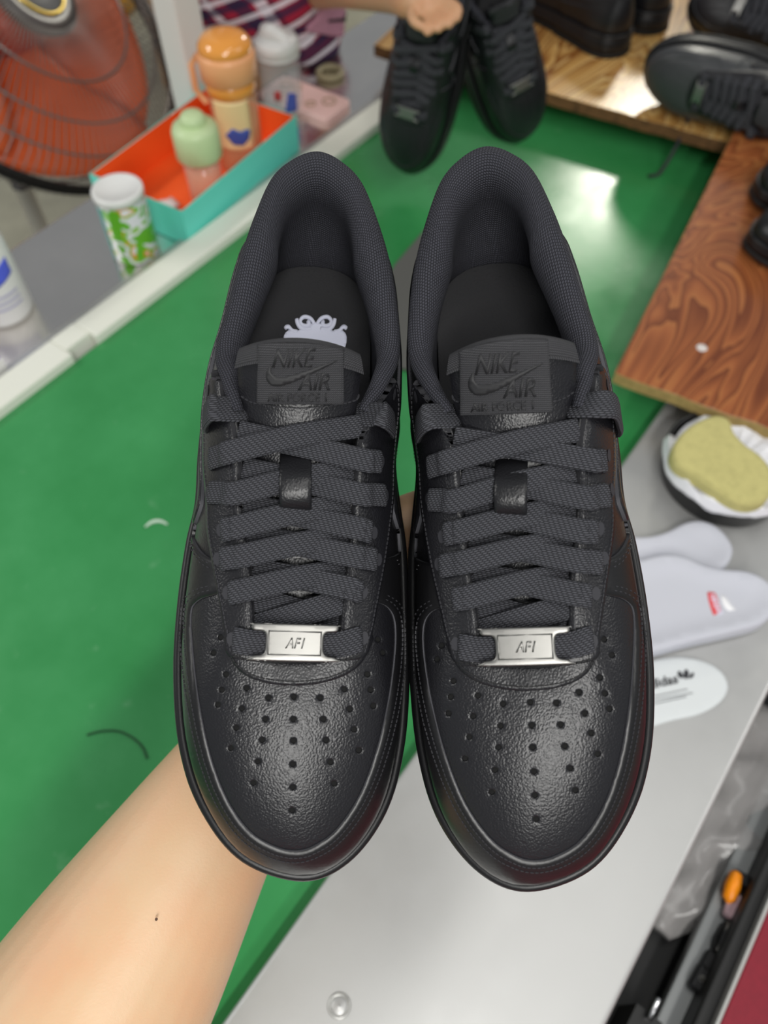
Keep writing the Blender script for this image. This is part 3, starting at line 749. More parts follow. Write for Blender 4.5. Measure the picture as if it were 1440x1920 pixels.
def build_shoe(side, label, group=None):
    root = thing('sneaker', POSES[side], label, 'shoe', group); made = {}
    for idx, d in enumerate(SHOE + PARTS2[side]):
        V, F = d['V'], d['F']
        if d['par'] == 'lace' and 'lace' not in made:
            lk = thing('lace'); lk.parent = root; made['lace'] = lk
        if side == 1 and idx < len(SHOE): V, F = mirror_vf(V, F)
        me = mesh_of(d['name'], V, F, d['name'] not in ('stitching', 'perforation'), d['fm'], d['uvs'])
        o = obj(d['name'], me, [M[m] for m in d['mats']], made.get(d['par'], root) if d['par'] else root)
        if d['name'] in ('tongue_binding', 'insole', 'midsole', 'collar_lining', 'outsole', 'lace_strand', 'tongue_loop', 'tongue'): fix = True
        if d['name'] in ('midsole', 'outsole', 'lace_strand', 'tongue_loop', 'tongue'): fix_normals(me)
        if d['solid']:
            m = o.modifiers.new('solid', 'SOLIDIFY'); m.thickness = abs(d['solid']); m.offset = -1
        if d['sub'] == 2 and False: pass
        if d['kind']: o['kind'] = d['kind']
        if d['label']: o['label'] = d['label']
        made.setdefault(d['name'], o)
    return root, made
shoeA, madeA = build_shoe(0, 'black leather sneaker held on the left, white crest on its insole', 'black sneakers held up to the camera')
shoeB, madeB = build_shoe(1, 'black leather sneaker held on the right, bare black insole', 'black sneakers held up to the camera')
# ---------------------------------------------------------------- the line: belt, rails, shelf, tables, floor
RZ = (0, 0, -AZ)
def slab(name, n0, n1, s0, s1, z0, z1, m, parent=None, bev=.002):
    vs, fs = box_vf(n0, n1, s0, s1, z0, z1); o = mk(name, vs, fs, m, parent, smooth=False)
    if parent is None: o.rotation_euler = RZ
    if bev: bevel(o, bev)
    return o
def HV(y, v):                # height at which a vertical line at distance y crosses photo row v
    k = (960 - v) / FPX; s, c = sin(PITCH), cos(PITCH)
    # (y s + h c) = k (y c - h s)
    h = (k * y * c - y * s) / (c + k * s); return CAMH + h
def belt_mat():
    g = NT('green glossy belt'); g.set(Roughness=.22, Specular_IOR_Level=.5)
    co = g.coord(); nz = g.n('ShaderNodeTexNoise', Scale=7.0, Detail=6.0, Roughness=.6); g.l(co, nz.inputs['Vector'])
    rp = g.n('ShaderNodeValToRGB'); rp.color_ramp.elements[0].position = .3; rp.color_ramp.elements[0].color = srgb(50, 134, 72)
    rp.color_ramp.elements[1].position = .75; rp.color_ramp.elements[1].color = srgb(64, 150, 88); g.l(nz.outputs[0], rp.inputs[0])
    n2 = g.n('ShaderNodeTexNoise', Scale=38.0, Detail=4.0); g.l(co, n2.inputs['Vector'])
    mr = g.n('ShaderNodeMapRange'); mr.inputs[1].default_value = .66; mr.inputs[2].default_value = .80; mr.inputs[4].default_value = .35
    g.l(n2.outputs[0], mr.inputs[0])
    mx = g.n('ShaderNodeMix', data_type='RGBA'); mx.inputs['B'].default_value = srgb(130, 180, 140); g.l(rp.outputs[0], mx.inputs['A']); g.l(mr.outputs[0], mx.inputs['Factor'])
    g.l(mx.outputs['Result'], g.b.inputs['Base Color'])
    r2 = g.n('ShaderNodeMapRange'); r2.inputs[1].default_value = .3; r2.inputs[2].default_value = .7; r2.inputs[3].default_value = .16; r2.inputs[4].default_value = .3
    g.l(nz.outputs[0], r2.inputs[0]); g.l(r2.outputs[0], g.b.inputs['Roughness'])
    bp = g.n('ShaderNodeBump', Strength=.05, Distance=.002); g.l(n2.outputs[0], bp.inputs['Height']); g.l(bp.outputs[0], g.b.inputs['Normal'])
    return g.m
def steel_mat(name, col, rough, metal, sc=9):
    g = NT(name); g.set(Base_Color=col, Metallic=metal, Roughness=rough)
    co = g.coord(); nz = g.n('ShaderNodeTexNoise', Scale=sc, Detail=6.0, Roughness=.65); g.l(co, nz.inputs['Vector'])
    mr = g.n('ShaderNodeMapRange'); mr.inputs[1].default_value = .3; mr.inputs[2].default_value = .7; mr.inputs[3].default_value = rough * .8; mr.inputs[4].default_value = rough * 1.25
    g.l(nz.outputs[0], mr.inputs[0]); g.l(mr.outputs[0], g.b.inputs['Roughness'])
    mx = g.n('ShaderNodeMix', data_type='RGBA'); mx.inputs['A'].default_value = tuple(c * .86 for c in col[:3]) + (1,); mx.inputs['B'].default_value = col
    g.l(nz.outputs[0], mx.inputs['Factor']); g.l(mx.outputs['Result'], g.b.inputs['Base Color'])
    n2 = g.n('ShaderNodeTexNoise', Scale=sc * 3, Detail=3.0); g.l(co, n2.inputs['Vector'])
    bp = g.n('ShaderNodeBump', Strength=.06, Distance=.002); g.l(n2.outputs[0], bp.inputs['Height']); g.l(bp.outputs[0], g.b.inputs['Normal'])
    return g.m
def wood_mat(name, c1, c2, c3, sc):
    g = NT(name); g.set(Roughness=.22, Specular_IOR_Level=.5)
    co = g.coord(); mp = g.n('ShaderNodeMapping'); mp.inputs['Scale'].default_value = (1.0, .38, 1); g.l(co, mp.inputs[0])
    nz = g.n('ShaderNodeTexNoise', Scale=sc, Detail=3.0, Distortion=1.2); g.l(mp.outputs[0], nz.inputs['Vector'])
    m1 = g.n('ShaderNodeMath', operation='MULTIPLY'); m1.inputs[1].default_value = 26; g.l(nz.outputs[0], m1.inputs[0])
    m2 = g.n('ShaderNodeMath', operation='FRACT'); g.l(m1.outputs[0], m2.inputs[0])
    n2 = g.n('ShaderNodeTexNoise', Scale=sc * .5, Detail=2.0); g.l(mp.outputs[0], n2.inputs['Vector'])
    ad = g.n('ShaderNodeMath', operation='MULTIPLY_ADD'); ad.inputs[1].default_value = .45; g.l(m2.outputs[0], ad.inputs[0]); 
    sb = g.n('ShaderNodeMath', operation='SUBTRACT'); sb.inputs[1].default_value = .22; g.l(n2.outputs[0], sb.inputs[0]); g.l(sb.outputs[0], ad.inputs[2])
    rp = g.n('ShaderNodeValToRGB'); e = rp.color_ramp.elements; e[0].color = c1; e[0].position = .2; e[1].color = c3; e[1].position = .85
    q = rp.color_ramp.elements.new(.5); q.color = c2; g.l(ad.outputs[0], rp.inputs[0]); g.l(rp.outputs[0], g.b.inputs['Base Color'])
    return g.m
M['belt'] = belt_mat()
M['steel_dark'] = steel_mat('polished steel shelf', (.86, .83, .80, 1), .20, 1.0)
M['steel_light'] = steel_mat('worn light steel', (.56, .56, .55, 1), .40, .5, 7)
M['alu'] = mat('cream painted aluminium', srgb(230, 231, 219), .4)
M['dark_metal'] = mat('dark grey metal', (.02, .02, .02, 1), .45, .3)
M['grey_metal'] = mat('grey metal', (.30, .31, .31, 1), .4, .5)
M['concrete'] = mat('concrete floor', srgb(150, 148, 132), .7, noise=(6, .25), bump=('noise', 60, .2, .003))
M['red_mat'] = mat('crimson vinyl', srgb(122, 12, 34), .55, noise=(180, .12), bump=('noise', 300, .2, .001))
fl = mk('floor', *box_vf(-6, 6, -3, 9, -.80, -.78), 'concrete', smooth=False); fl['kind'] = 'structure'
H = CAMH
N_RAIL = -1.016 * H; N_LIP = -1.077 * H; N_FAR = -1.351 * H
conv = thing('conveyor', Matrix.Rotation(-AZ, 4, 'Z'), 'long green conveyor belt with a cream side rail', 'conveyor')
slab('belt', N_RAIL + .002, .115, -1.6, 4.2, -.012, 0, 'belt', conv, 0)
slab('conveyor_bed', N_RAIL, .11, -1.6, 4.2, -.10, -.0125, 'dark_metal', conv, 0)
p_notch = WD(160, 645, .014); sn = sof(p_notch)
for a, b in ((-1.6, sn - .022), (sn + .018, 4.2)): slab('side_rail', N_LIP + .004, N_RAIL + .002, a, b, -.11, .014, 'alu', conv, .003)
slab('side_rail', N_LIP + .004, N_RAIL - .010, sn - .022, sn + .018, -.11, .014, 'alu', conv, .002)
for s in (-.8, .8, 2.4):
    for n in (N_RAIL + .06, .08): slab('leg', n - .025, n + .025, s - .025, s + .025, -.78, -.10, 'dark_metal', conv, 0)
shelf = thing('steel_shelf', Matrix.Rotation(-AZ, 4, 'Z'), 'narrow polished steel shelf running along the conveyor rail', 'shelf')
slab('shelf_top', N_FAR, N_LIP - .010, -1.6, 4.2, -.026, -.002, 'steel_dark', shelf, .002)
M['grey_light'] = mat('light grey steel', (.50, .50, .48, 1), .35, .6)
slab('front_lip', N_LIP - .0135, N_LIP - .001, -1.6, 4.2, -.05, .006, 'grey_light', shelf, .002)
for s in (-.6, .9, 2.4): slab('shelf_leg', N_FAR + .02, N_FAR + .05, s, s + .03, -.78, -.026, 'dark_metal', shelf, 0)
TZ = .024
tab_l = nof(WD(614, 1642, TZ)); tab_r = nof(WD(1137.5, 1920, TZ))
table = thing('steel_table', Matrix.Rotation(-AZ, 4, 'Z'), 'long pale worn steel tabletop strip beside the green belt', 'table')
slab('table_top', tab_l, tab_r, -1.4, 1.75, TZ - .018, TZ, 'steel_light', table, .004)
for s in (-.9, .4, 1.6): slab('table_foot', tab_l + .05, tab_l + .09, s, s + .04, 0, TZ - .018, 'dark_metal', table, 0)
bc = WD(636, 1886, TZ); q = thing('bolt_cap', Matrix.Translation(bc) @ Matrix.Rotation(-AZ, 4, 'Z'), 'small square bolt cap set in the steel tabletop', 'bolt')
mk('cap_ring', *tube_vf([(.008 * cos(a), .008 * sin(a), .0006) for a in [2 * pi * i / 16 for i in range(16)]], .0014, 6, closed=True), 'grey_light', q)
mk('cap_plate', *lathe_vf([(.0075, 0), (.0075, .0008), (.004, .0016), (.0005, .0018)], 16), 'steel_light', q)
# the worker's side, lower right
nr = lambda u, v=1920, z=-.03: nof(WD(u, v, z))
bench = thing('bench_frame', Matrix.Rotation(-AZ, 4, 'Z'), 'dark metal bench frame with a grey channel beside the steel table', 'frame')
slab('channel_floor', tab_r - .02, nr(1345), -1.2, 1.2, -.12, -.105, 'dark_metal', bench, 0)
slab('grey_strip', nr(1226, z=-.06), nr(1292, z=-.06), -1.2, 1.2, -.075, -.06, 'grey_metal', bench, .002)
slab('strip_web', nr(1226, z=-.06) + .004, nr(1226, z=-.06) + .010, -1.2, 1.2, -.105, -.075, 'dark_metal', bench, 0)
slab('dark_rail', nr(1297), nr(1337), -1.2, 1.2, -.105, -.028, 'dark_metal', bench, .003)
redt = thing('red_table', Matrix.Rotation(-AZ, 4, 'Z'), 'crimson covered tabletop in the lower right corner', 'table')
slab('edge_strip', nr(1339, z=-.02), nr(1349, z=-.02), -1.2, 1.2, -.06, -.018, 'grey_light', redt, .001)
slab('table_top', nr(1349, z=-.02), nr(1349, z=-.02) + .55, -1.2, 1.2, -.06, -.02, 'red_mat', redt, .002)
for s in (-1, 1): slab('leg', nr(1349, z=-.02) + .25, nr(1349, z=-.02) + .30, s, s + .05, -.78, -.06, 'dark_metal', redt, 0)
for s in (-1, 1): slab('leg', tab_r + .03, tab_r + .07, s, s + .04, -.78, -.12, 'dark_metal', bench, 0)
# ---------------------------------------------------------------- wooden boards across the belt
def board(name, px0, px1, z, th, length, width, m, label, edge_m, feet=True):
    """near edge runs from px0 towards px1; the board reaches back from it"""
    a, b = WD(*px0, z), WD(*px1, z); e1 = (b - a).normalized(); e2 = Vector((-e1.y, e1.x, 0))
    if e2.y < 0: e2 = -e2
    mw = Matrix(((e1.x, e2.x, 0, a.x), (e1.y, e2.y, 0, a.y), (0, 0, 1, z - th), (0, 0, 0, 1)))
    t = thing(name, mw, label, 'board')
    random.seed(len(label)); n = 60
    # top plank with a slightly wavy sawn edge
    vs = []; 
    xs = [length * i / n for i in range(n + 1)]
    lo = [(x, random.uniform(-.0015, .0015)) for x in xs]
    ring = lo + [(length, width), (0, width)]
    vs = [Vector((x, y, zz)) for zz in (0, th) for x, y in ring]; k = len(ring)
    fs = [tuple(reversed(range(k))), tuple(range(k, 2 * k))] + [(i, (i + 1) % k, (i + 1) % k + k, i + k) for i in range(k)]
    o = mk('plank', vs, fs, [m, edge_m], t, smooth=False, fm=[0, 0] + [1] * k); bevel(o, .0015, 2, 50)
    if feet:
        for y in (.13, width * .5):
            vs, fs = box_vf(.03, length - .03, y - .015, y + .015, -(z - th), 0); mk('batten', vs, fs, edge_m, t, smooth=False)
    return t, mw
M['wood_red'] = wood_mat('varnished swirled red brown wood', srgb(112, 58, 32), srgb(158, 92, 52), srgb(182, 122, 70), 6.0)
M['wood_gold'] = wood_mat('golden burnt pine', srgb(140, 84, 36), srgb(214, 166, 96), srgb(236, 204, 142), 4.0)
M['ply_edge'] = mat('raw plywood edge', srgb(150, 128, 78), .8, noise=(120, .3))
M['bark_edge'] = mat('dark sawn edge', srgb(120, 84, 50), .8, noise=(60, -.5))
BZ = .075
b1, mw1 = board('wooden_board', (1152, 700), (1440, 803), BZ, .017, .9, .62, 'wood_red', 'reddish swirled wooden board overhanging the steel table', 'ply_edge')
b2, mw2 = board('wooden_board', (700, 84), (1425, 283), .056, .020, 1.5, .55, 'wood_gold', 'golden pine board carrying black shoes across the belt', 'bark_edge')
pk = WD(1316, 652, BZ); mk('paint_spot', *lathe_vf([(.0065, 0), (.006, .0005), (.003, .0009), (.0003, .001)], 12), mat('white paint', (.7, .65, .62, 1), .5), loc=pk)
tag(bpy.data.objects['paint_spot'], 'small white glue spot on the reddish wooden board', 'spot')
# ---------------------------------------------------------------- marks and small things on the belt
mk('thread', *tube_vf([tuple(WD(u, v, .001)) for u, v in catmull([(163, 1378), (190, 1371), (222, 1371), (250, 1384), (268, 1402), (276, 1422)], 4)], .0009, 6), mat('dark thread bit', (.01, .05, .02, 1), .7))
tag(bpy.data.objects['thread'], 'dark curved thread lying on the green belt', 'thread')
mk('lint', *tube_vf([tuple(WD(u, v, .001)) for u, v in catmull([(272, 988), (285, 979), (300, 977), (314, 983)], 4)], [.001 + .0012 * sin(pi * i / 12) for i in range(13)], 6), mat('pale lint', (.6, .75, .62, 1), .7))
tag(bpy.data.objects['lint'], 'pale curl of lint on the green belt', 'lint')
card = [WD(u, v, 0) for u, v in ((742, 500), (800, 432), (890, 470), (900, 640), (800, 700), (690, 690), (680, 600))]  # thin flat dark grey piece lying just above the belt
vs = [Vector((p.x, p.y, z)) for z in (.001, .006) for p in card]; k = len(card)
M['card'] = mat('plain dark grey', (.13, .13, .12, 1), .35)
tag(mk('grey_sheet', vs, [tuple(reversed(range(k))), tuple(range(k, 2 * k))] + [(i, (i + 1) % k, (i + 1) % k + k, i + k) for i in range(k)], 'card', smooth=False), 'plain dark grey sheet on the belt seen between the two held sneakers', 'sheet')
# ---------------------------------------------------------------- things on the shelf
def stand(name, pxb, z, label, cat, rot=0, group=None):
    p = WD(*pxb, z); return thing(name, Matrix.Translation(p) @ Matrix.Rotation(rot, 4, 'Z'), label, cat, group), p
def lathe(name, prof, m, parent, seg=40, cap=True, **kw):
    o = mk(name, *lathe_vf(prof, seg, cap), m, parent, **kw); fix_normals(o.data); return o
M['white_plastic'] = mat('white plastic', (.78, .78, .76, 1), .35)
def can_mat():
    g = NT('printed can wrapper'); g.set(Roughness=.35)
    co = g.coord(); sp = g.n('ShaderNodeSeparateXYZ'); g.l(co, sp.inputs[0])
    nz = g.n('ShaderNodeTexNoise', Scale=38.0, Detail=1.5); g.l(co, nz.inputs['Vector'])
    rp = g.n('ShaderNodeValToRGB'); rp.color_ramp.interpolation = 'CONSTANT'; e = rp.color_ramp.elements
    e[0].color = srgb(96, 176, 30); e[0].position = 0; e[1].color = srgb(225, 225, 232); e[1].position = .46
    for p, c in ((.56, srgb(120, 190, 40)), (.62, srgb(226, 150, 50)), (.655, srgb(232, 232, 236)), (.72, srgb(200, 120, 150))): q = e.new(p); q.color = c
    g.l(nz.outputs[0], rp.inputs[0]); g.l(rp.outputs[0], g.b.inputs['Base Color']); return g.m
M['can'] = can_mat()
M['green_print'] = mat('leaf green print', srgb(92, 172, 26), .35); M['teal_print'] = mat('teal print', srgb(96, 168, 164), .4)
t, p = stand('snack_can', (256, 470), 0, 'green and white printed snack can with a white lid', 'can')
hc = HV(p.y, 352); rc = .0335
lathe('can_body', [(rc * .97, 0), (rc, .002), (rc, hc - .012), (rc, hc - .010)], 'can', t)
for ang, wd, z0, z1, m in ((-100, 26, .45, .97, 'green_print'), (-150, 34, .0, .97, 'teal_print'), (-60, 18, .1, .45, 'green_print')):
    N = 10; vs = []
    for i in range(N + 1):
        a = radians(ang + wd * (i / N - .5)); 
        for f in range(7):
            sk = (f / 6 - .5) * .22; vs.append(Vector(((rc + .0004) * cos(a + sk), (rc + .0004) * sin(a + sk), (hc - .012) * (z0 + (z1 - z0) * f / 6))))
    mk('printed_band', vs, grid_faces(N + 1, 7), m, t)
lathe('lid', [(rc + .0012, hc - .011), (rc + .0016, hc - .002), (rc + .0006, hc), (rc - .003, hc + .0005), (rc - .004, hc - .001), (.001, hc - .001)], 'white_plastic', t)
# open shoe box
c0 = WD(357, 462, 0.0); LB, WB, HB = .285, .175, .058
mwb = Matrix.Translation(c0) @ Matrix.Rotation(-radians(31.0), 4, 'Z')
box = thing('shoe_box', mwb, 'turquoise cardboard box tray with orange inside, holding bottles', 'box')
M['teal'] = mat('turquoise card', srgb(104, 222, 204), .5); M['orange'] = mat('orange card', srgb(250, 98, 34), .55)
def tray(x0, x1, y0, y1, h, w):
    out = []
    for nm, (a, b, c, d, e, f) in (('bottom', (x0, x1, y0, y1, 0, w)), ('side', (x0, x0 + w, y0, y1, w, h)), ('side', (x1 - w, x1, y0, y1, w, h)), ('end', (x0 + w, x1 - w, y0, y0 + w, w, h)), ('end', (x0 + w, x1 - w, y1 - w, y1, w, h))):
        out.append((nm, box_vf(a, b, c, d, e, f)))
    return out
for nm, (vs, fs) in tray(-WB, 0, 0, LB, HB, .0022):
    o = mk(nm, vs, fs, ['teal', 'orange'], box, smooth=False)
    cx = -WB / 2; cy = LB / 2
    for pl_ in o.data.polygons:
        c = pl_.center; nn = pl_.normal; inwards = (Vector((cx, cy, .05)) - c).dot(nn) > .002 and abs(nn.z) < .5
        if (nm == 'bottom' and nn.z > .5) or (nm != 'bottom' and inwards): pl_.material_index = 1
def clear(name, col, rough=.06, a=.35):
    g = NT(name); g.set(Base_Color=col, Roughness=rough, Alpha=a, Specular_IOR_Level=.6); return g.m
M['peach'] = mat('peach plastic', srgb(246, 176, 124), .35); M['amber'] = mat('amber lid', srgb(240, 160, 70), .12, coat=.6)
M['peach_clear'] = clear('clear peach plastic', srgb(240, 190, 150), .06, .45); M['clear'] = clear('clear plastic', (.9, .93, .94, 1), .05, .22)
M['water'] = clear('orange tinted drink', srgb(240, 170, 110), .05, .55); M['green_cap'] = mat('pale green plastic', srgb(200, 222, 170), .4)
M['cream_label'] = mat('cream label', srgb(245, 215, 160), .5); M['blue_print'] = mat('blue print', srgb(70, 90, 175), .5)
def curved_patch(name, pts, r, m, parent, h=.0006):
    """outline in (angle degrees, height) wrapped round a cylinder"""
    lp = resample([(radians(a) * r, z) for a, z in pts], .003, True); V, T = cdt([lp], .005)
    T = [t_ if (V[t_[1]][0] - V[t_[0]][0]) * (V[t_[2]][1] - V[t_[0]][1]) - (V[t_[1]][1] - V[t_[0]][1]) * (V[t_[2]][0] - V[t_[0]][0]) > 0 else (t_[0], t_[2], t_[1]) for t_ in T]
    vv, ff = relief(V, T, lambda q, k: Vector(((r + k) * cos(q[0] / r), (r + k) * sin(q[0] / r), q[1])), 0, h)
    return mk(name, vv, ff, m, parent)
t, p = stand('water_bottle', (457, 308), .003, 'peach plastic water bottle with a rounded amber lid', 'bottle'); hp = HV(p.y, 62) - .003; r = .036
lathe('bottle_body', [(r * .9, 0), (r, .004), (r, hp * .60), (r * .95, hp * .64), (r * .9, hp * .66)], 'peach_clear', t)
lathe('drink', [(r * .84, .004), (r * .92, .008), (r * .92, hp * .42), (.001, hp * .42)], 'water', t)
lathe('collar_ring', [(r * .9, hp * .60), (r * 1.02, hp * .61), (r * 1.02, hp * .70), (r * .9, hp * .71)], 'amber', t)
cp = lathe('cap', [(r * 1.05, hp * .70), (r * 1.14, hp * .71), (r * 1.16, hp * .86), (r * 1.10, hp * .90)], 'peach', t)
lathe('dome', [(r * 1.10, hp * .89), (r * 1.06, hp * .94), (r * .85, hp * .985), (r * .45, hp), (.001, hp * 1.0)], 'amber', cp)
hd = tube_vf([(-r * 1.12, -.004, hp * .86), (-r * 1.42, -.006, hp * .80), (-r * 1.44, -.006, hp * .62), (-r * 1.1, -.004, hp * .52)], .0045, 8); mk('handle', *hd, 'peach', t)
curved_patch('label_print', [(-135, .045), (-45, .045), (-45, .12), (-135, .12)], r + .0003, 'cream_label', t)
curved_patch('fish_print', [(-112, .070), (-95, .056), (-72, .054), (-56, .062), (-50, .075), (-58, .078), (-75, .076), (-92, .082)], r + .001, 'blue_print', t)
t, p = stand('drink_bottle', (392, 372), .003, 'small clear bottle with a pale green spouted cap, in the box', 'bottle'); hp = HV(p.y, 212) - .003; r = .0275
lathe('bottle_body', [(r * .9, 0), (r, .003), (r, hp * .52), (r * .92, hp * .56)], 'clear', t)
lathe('drink', [(r * .86, .003), (r * .92, .006), (r * .92, hp * .5), (.001, hp * .5)], 'water', t)
cp = lathe('cap', [(r * 1.16, hp * .53), (r * 1.24, hp * .55), (r * 1.22, hp * .82), (r * 1.12, hp * .87), (r * .75, hp * .90), (.001, hp * .91)], 'green_cap', t)
lathe('spout', [(r * .7, hp * .86), (r * .66, hp * .96), (r * .5, hp), (.001, hp)], 'green_cap', cp)
t, p = stand('sports_bottle', (532, 205), 0, 'clear bottle with a white flip spout lid behind the turquoise box', 'bottle'); hp = HV(p.y, 42); r = .034
lathe('bottle_body', [(r * .92, 0), (r, .004), (r, hp * .60), (r * .96, hp * .66), (r * .86, hp * .70)], 'clear', t)
lathe('drink', [(r * .86, .003), (r * .93, .006), (r * .93, hp * .20), (.001, hp * .20)], 'clear', t)
lathe('neck_ring', [(r * .96, hp * .655), (r * 1.06, hp * .66), (r * 1.06, hp * .69), (r * .96, hp * .695)], 'white_plastic', t)
cp = lathe('lid', [(r * 1.0, hp * .69), (r * 1.08, hp * .70), (r * 1.06, hp * .81), (r * .96, hp * .85), (.001, hp * .855)], 'white_plastic', t)
sp_ = tube_vf([(-.016, .008, hp * .84), (-.014, .002, hp * .90), (-.004, -.008, hp * .93), (.012, -.014, hp * .88), (.020, -.016, hp * .84)], [.012, .013, .011, .008, .007], 10); mk('flip_spout', *sp_, 'white_plastic', cp)
curved_patch('blue_mark', [(-80, .012), (-40, .012), (-40, .040), (-66, .046)], r + .0003, 'blue_print', t)
curved_patch('red_mark', [(-105, .034), (-86, .034), (-86, .050), (-105, .048)], r + .0003, mat('red mark', srgb(190, 60, 60), .5), t)
t, p = stand('tissue_strip', (292, 400), .0035, 'folded white paper strip lying in the box', 'paper', radians(40))
pv = [];
for i in range(13):
    for j, y in enumerate((-.014, -.005, .005, .014)): pv.append(Vector((-.035 + .07 * i / 12, y, .004 + .006 * (1 - abs(y) / .02) + .002 * sin(i * 1.3 + j))))
mk('sheet', pv, grid_faces(13, 4), 'white_plastic', t); mk('fold', [q + Vector((.004, .006, -.004)) for q in pv], grid_faces(13, 4), 'white_plastic', t)
for nm in ('sheet', 'fold'):
    for o in t.children:
        if o.name.startswith(nm): m = o.modifiers.new('s', 'SOLIDIFY'); m.thickness = .0015
# phone, tape ring
pa, pb, pc = WD(562, 192, .009), WD(612, 224, .009), WD(656, 190, .009)
e1 = (pc - pb); L1 = e1.length; e1.normalize(); e2 = Vector((-e1.y, e1.x, 0)); 
mwp = Matrix(((e1.x, e2.x, 0, pb.x), (e1.y, e2.y, 0, pb.y), (0, 0, 1, -.002), (0, 0, 0, 1)))
ph = thing('phone', mwp, 'pink phone case lying flat on the steel shelf', 'phone')
PW, PL_ = .074, .150
rr = .010; ring_ = []
for cx, cy, a0 in ((PW - rr, rr, -90), (PW - rr, PL_ - rr, 0), (rr, PL_ - rr, 90), (rr, rr, 180)):
    ring_ += [(cx + rr * cos(radians(a0 + 90 * i / 5)), cy + rr * sin(radians(a0 + 90 * i / 5))) for i in range(6)]
k = len(ring_); vs = [Vector((x, y, z)) for z in (0, .0105) for x, y in ring_]
o = mk('case', vs, [tuple(reversed(range(k))), tuple(range(k, 2 * k))] + [(i, (i + 1) % k, (i + 1) % k + k, i + k) for i in range(k)], mat('pale pink case', srgb(236, 196, 190), .4), ph, smooth=False); bevel(o, .002)
M['gold_print'] = mat('tan camera print', srgb(170, 140, 110), .4)
for cx, cy, r in ((.052, .128, .009), (.052, .104, .009), (.026, .116, .010), (.048, .030, .011), (.024, .052, .008)):
    o = mk('lens_ring', *tube_vf([(cx + r * cos(a), cy + r * sin(a), .0108) for a in [2 * pi * i / 20 for i in range(20)]], .0016, 6, closed=True), 'gold_print', ph)
tq = WD(619, 136, .004)
tag(mk('tape_ring', *tube_vf([(tq.x + .021 * cos(a), tq.y + .021 * sin(a), .004) for a in [2 * pi * i / 36 for i in range(36)]], .0055, 10, closed=True), mat('khaki ring', srgb(150, 140, 110), .4)), 'small khaki ring lying on the steel shelf', 'ring')
# post
pp = WD(372, 214, 0); t = thing('post', Matrix.Translation((pp.x, pp.y, 0)) @ Matrix.Rotation(-AZ, 4, 'Z'), 'white square post standing at the back of the shelf', 'post')
o = mk('shaft', *box_vf(-.026, .026, -.026, .026, .006, 1.2), mat('white painted metal', srgb(222, 224, 218), .4), t, smooth=False); bevel(o, .004)
o = mk('foot_plate', *box_vf(-.034, .034, -.034, .034, -.002, .006), 'alu', t, smooth=False); bevel(o, .001)
# white squeeze bottle and purple packet at the left edge
t, p = stand('squeeze_bottle', (8, 580), 0, 'white squeeze bottle with a blue band at the left edge', 'bottle'); hp = HV(p.y, 400); r = .040
lathe('bottle_body', [(r * .93, 0), (r, .005), (r, hp * .72), (r * .85, hp * .80), (r * .45, hp * .86), (r * .4, hp * .9)], 'white_plastic', t)
lathe('nozzle', [(r * .5, hp * .88), (r * .46, hp * .93), (r * .2, hp * .97), (r * .12, hp * 1.06), (.001, hp * 1.06)], mat('cream nozzle', srgb(226, 222, 196), .4), t)
curved_patch('blue_band', [(-150, .48 * hp), (-110, .50 * hp), (-60, .40 * hp), (-10, .47 * hp), (-10, .62 * hp), (-60, .55 * hp), (-110, .66 * hp), (-150, .62 * hp)], r + .0004, mat('blue band', srgb(84, 100, 225), .4), t)
for z in (.30, .24, .18): curved_patch('print_line', [(-150, z * hp), (-15, z * hp), (-15, (z + .02) * hp), (-150, (z + .02) * hp)], r + .0003, mat('pale violet print', srgb(180, 178, 205), .5), t)
pq = WD(-30, 690, 0); t = thing('purple_packet', Matrix.Translation(pq) @ Matrix.Rotation(-AZ, 4, 'Z'), 'purple packet with a white edge at the far left', 'packet')
o = mk('packet_body', *box_vf(-.06, .022, -.09, .018, -.002, .022), mat('purple film', srgb(88, 14, 160), .35), t, smooth=False); bevel(o, .004)
o = mk('white_seam', *box_vf(.0222, .026, -.09, .018, -.002, .018), 'white_plastic', t, smooth=False); bevel(o, .001)
# cardboard carton and yellow tub on the floor
pc_ = WD(318, 168, -.78); t = thing('carton', Matrix.Translation(pc_) @ Matrix.Rotation(-AZ + radians(6), 4, 'Z'), 'brown cardboard carton standing on the concrete floor', 'carton')
M['cardboard'] = mat('brown cardboard', srgb(176, 140, 100), .8, noise=(20, -.12))
for nm, bb in (('front', (-.02, .42, 0, .006, 0, .55)), ('back', (-.02, .42, .38, .386, 0, .55)), ('side', (-.026, -.02, 0, .386, 0, .55)), ('side', (.42, .426, 0, .386, 0, .55)), ('bottom', (-.02, .42, .006, .38, 0, .006)), ('flap', (-.02, .42, -.16, .0, .55, .556)), ('flap', (-.02, .42, .386, .55, .55, .556))): mk(nm, *box_vf(*bb), 'cardboard', t, smooth=False)
py_ = WD(226, 22, -.78); t = thing('yellow_tub', Matrix.Translation(py_), 'small yellow tub on the floor beyond the fan', 'tub')
lathe('tub_body', [(.05, 0), (.06, .004), (.068, .12), (.064, .12), (.055, .01), (.001, .01)], mat('yellow plastic', srgb(220, 160, 40), .4), t); lathe('rim', [(.066, .115), (.073, .118), (.073, .126), (.066, .128)], mat('amber rim', srgb(200, 140, 30), .4), t)
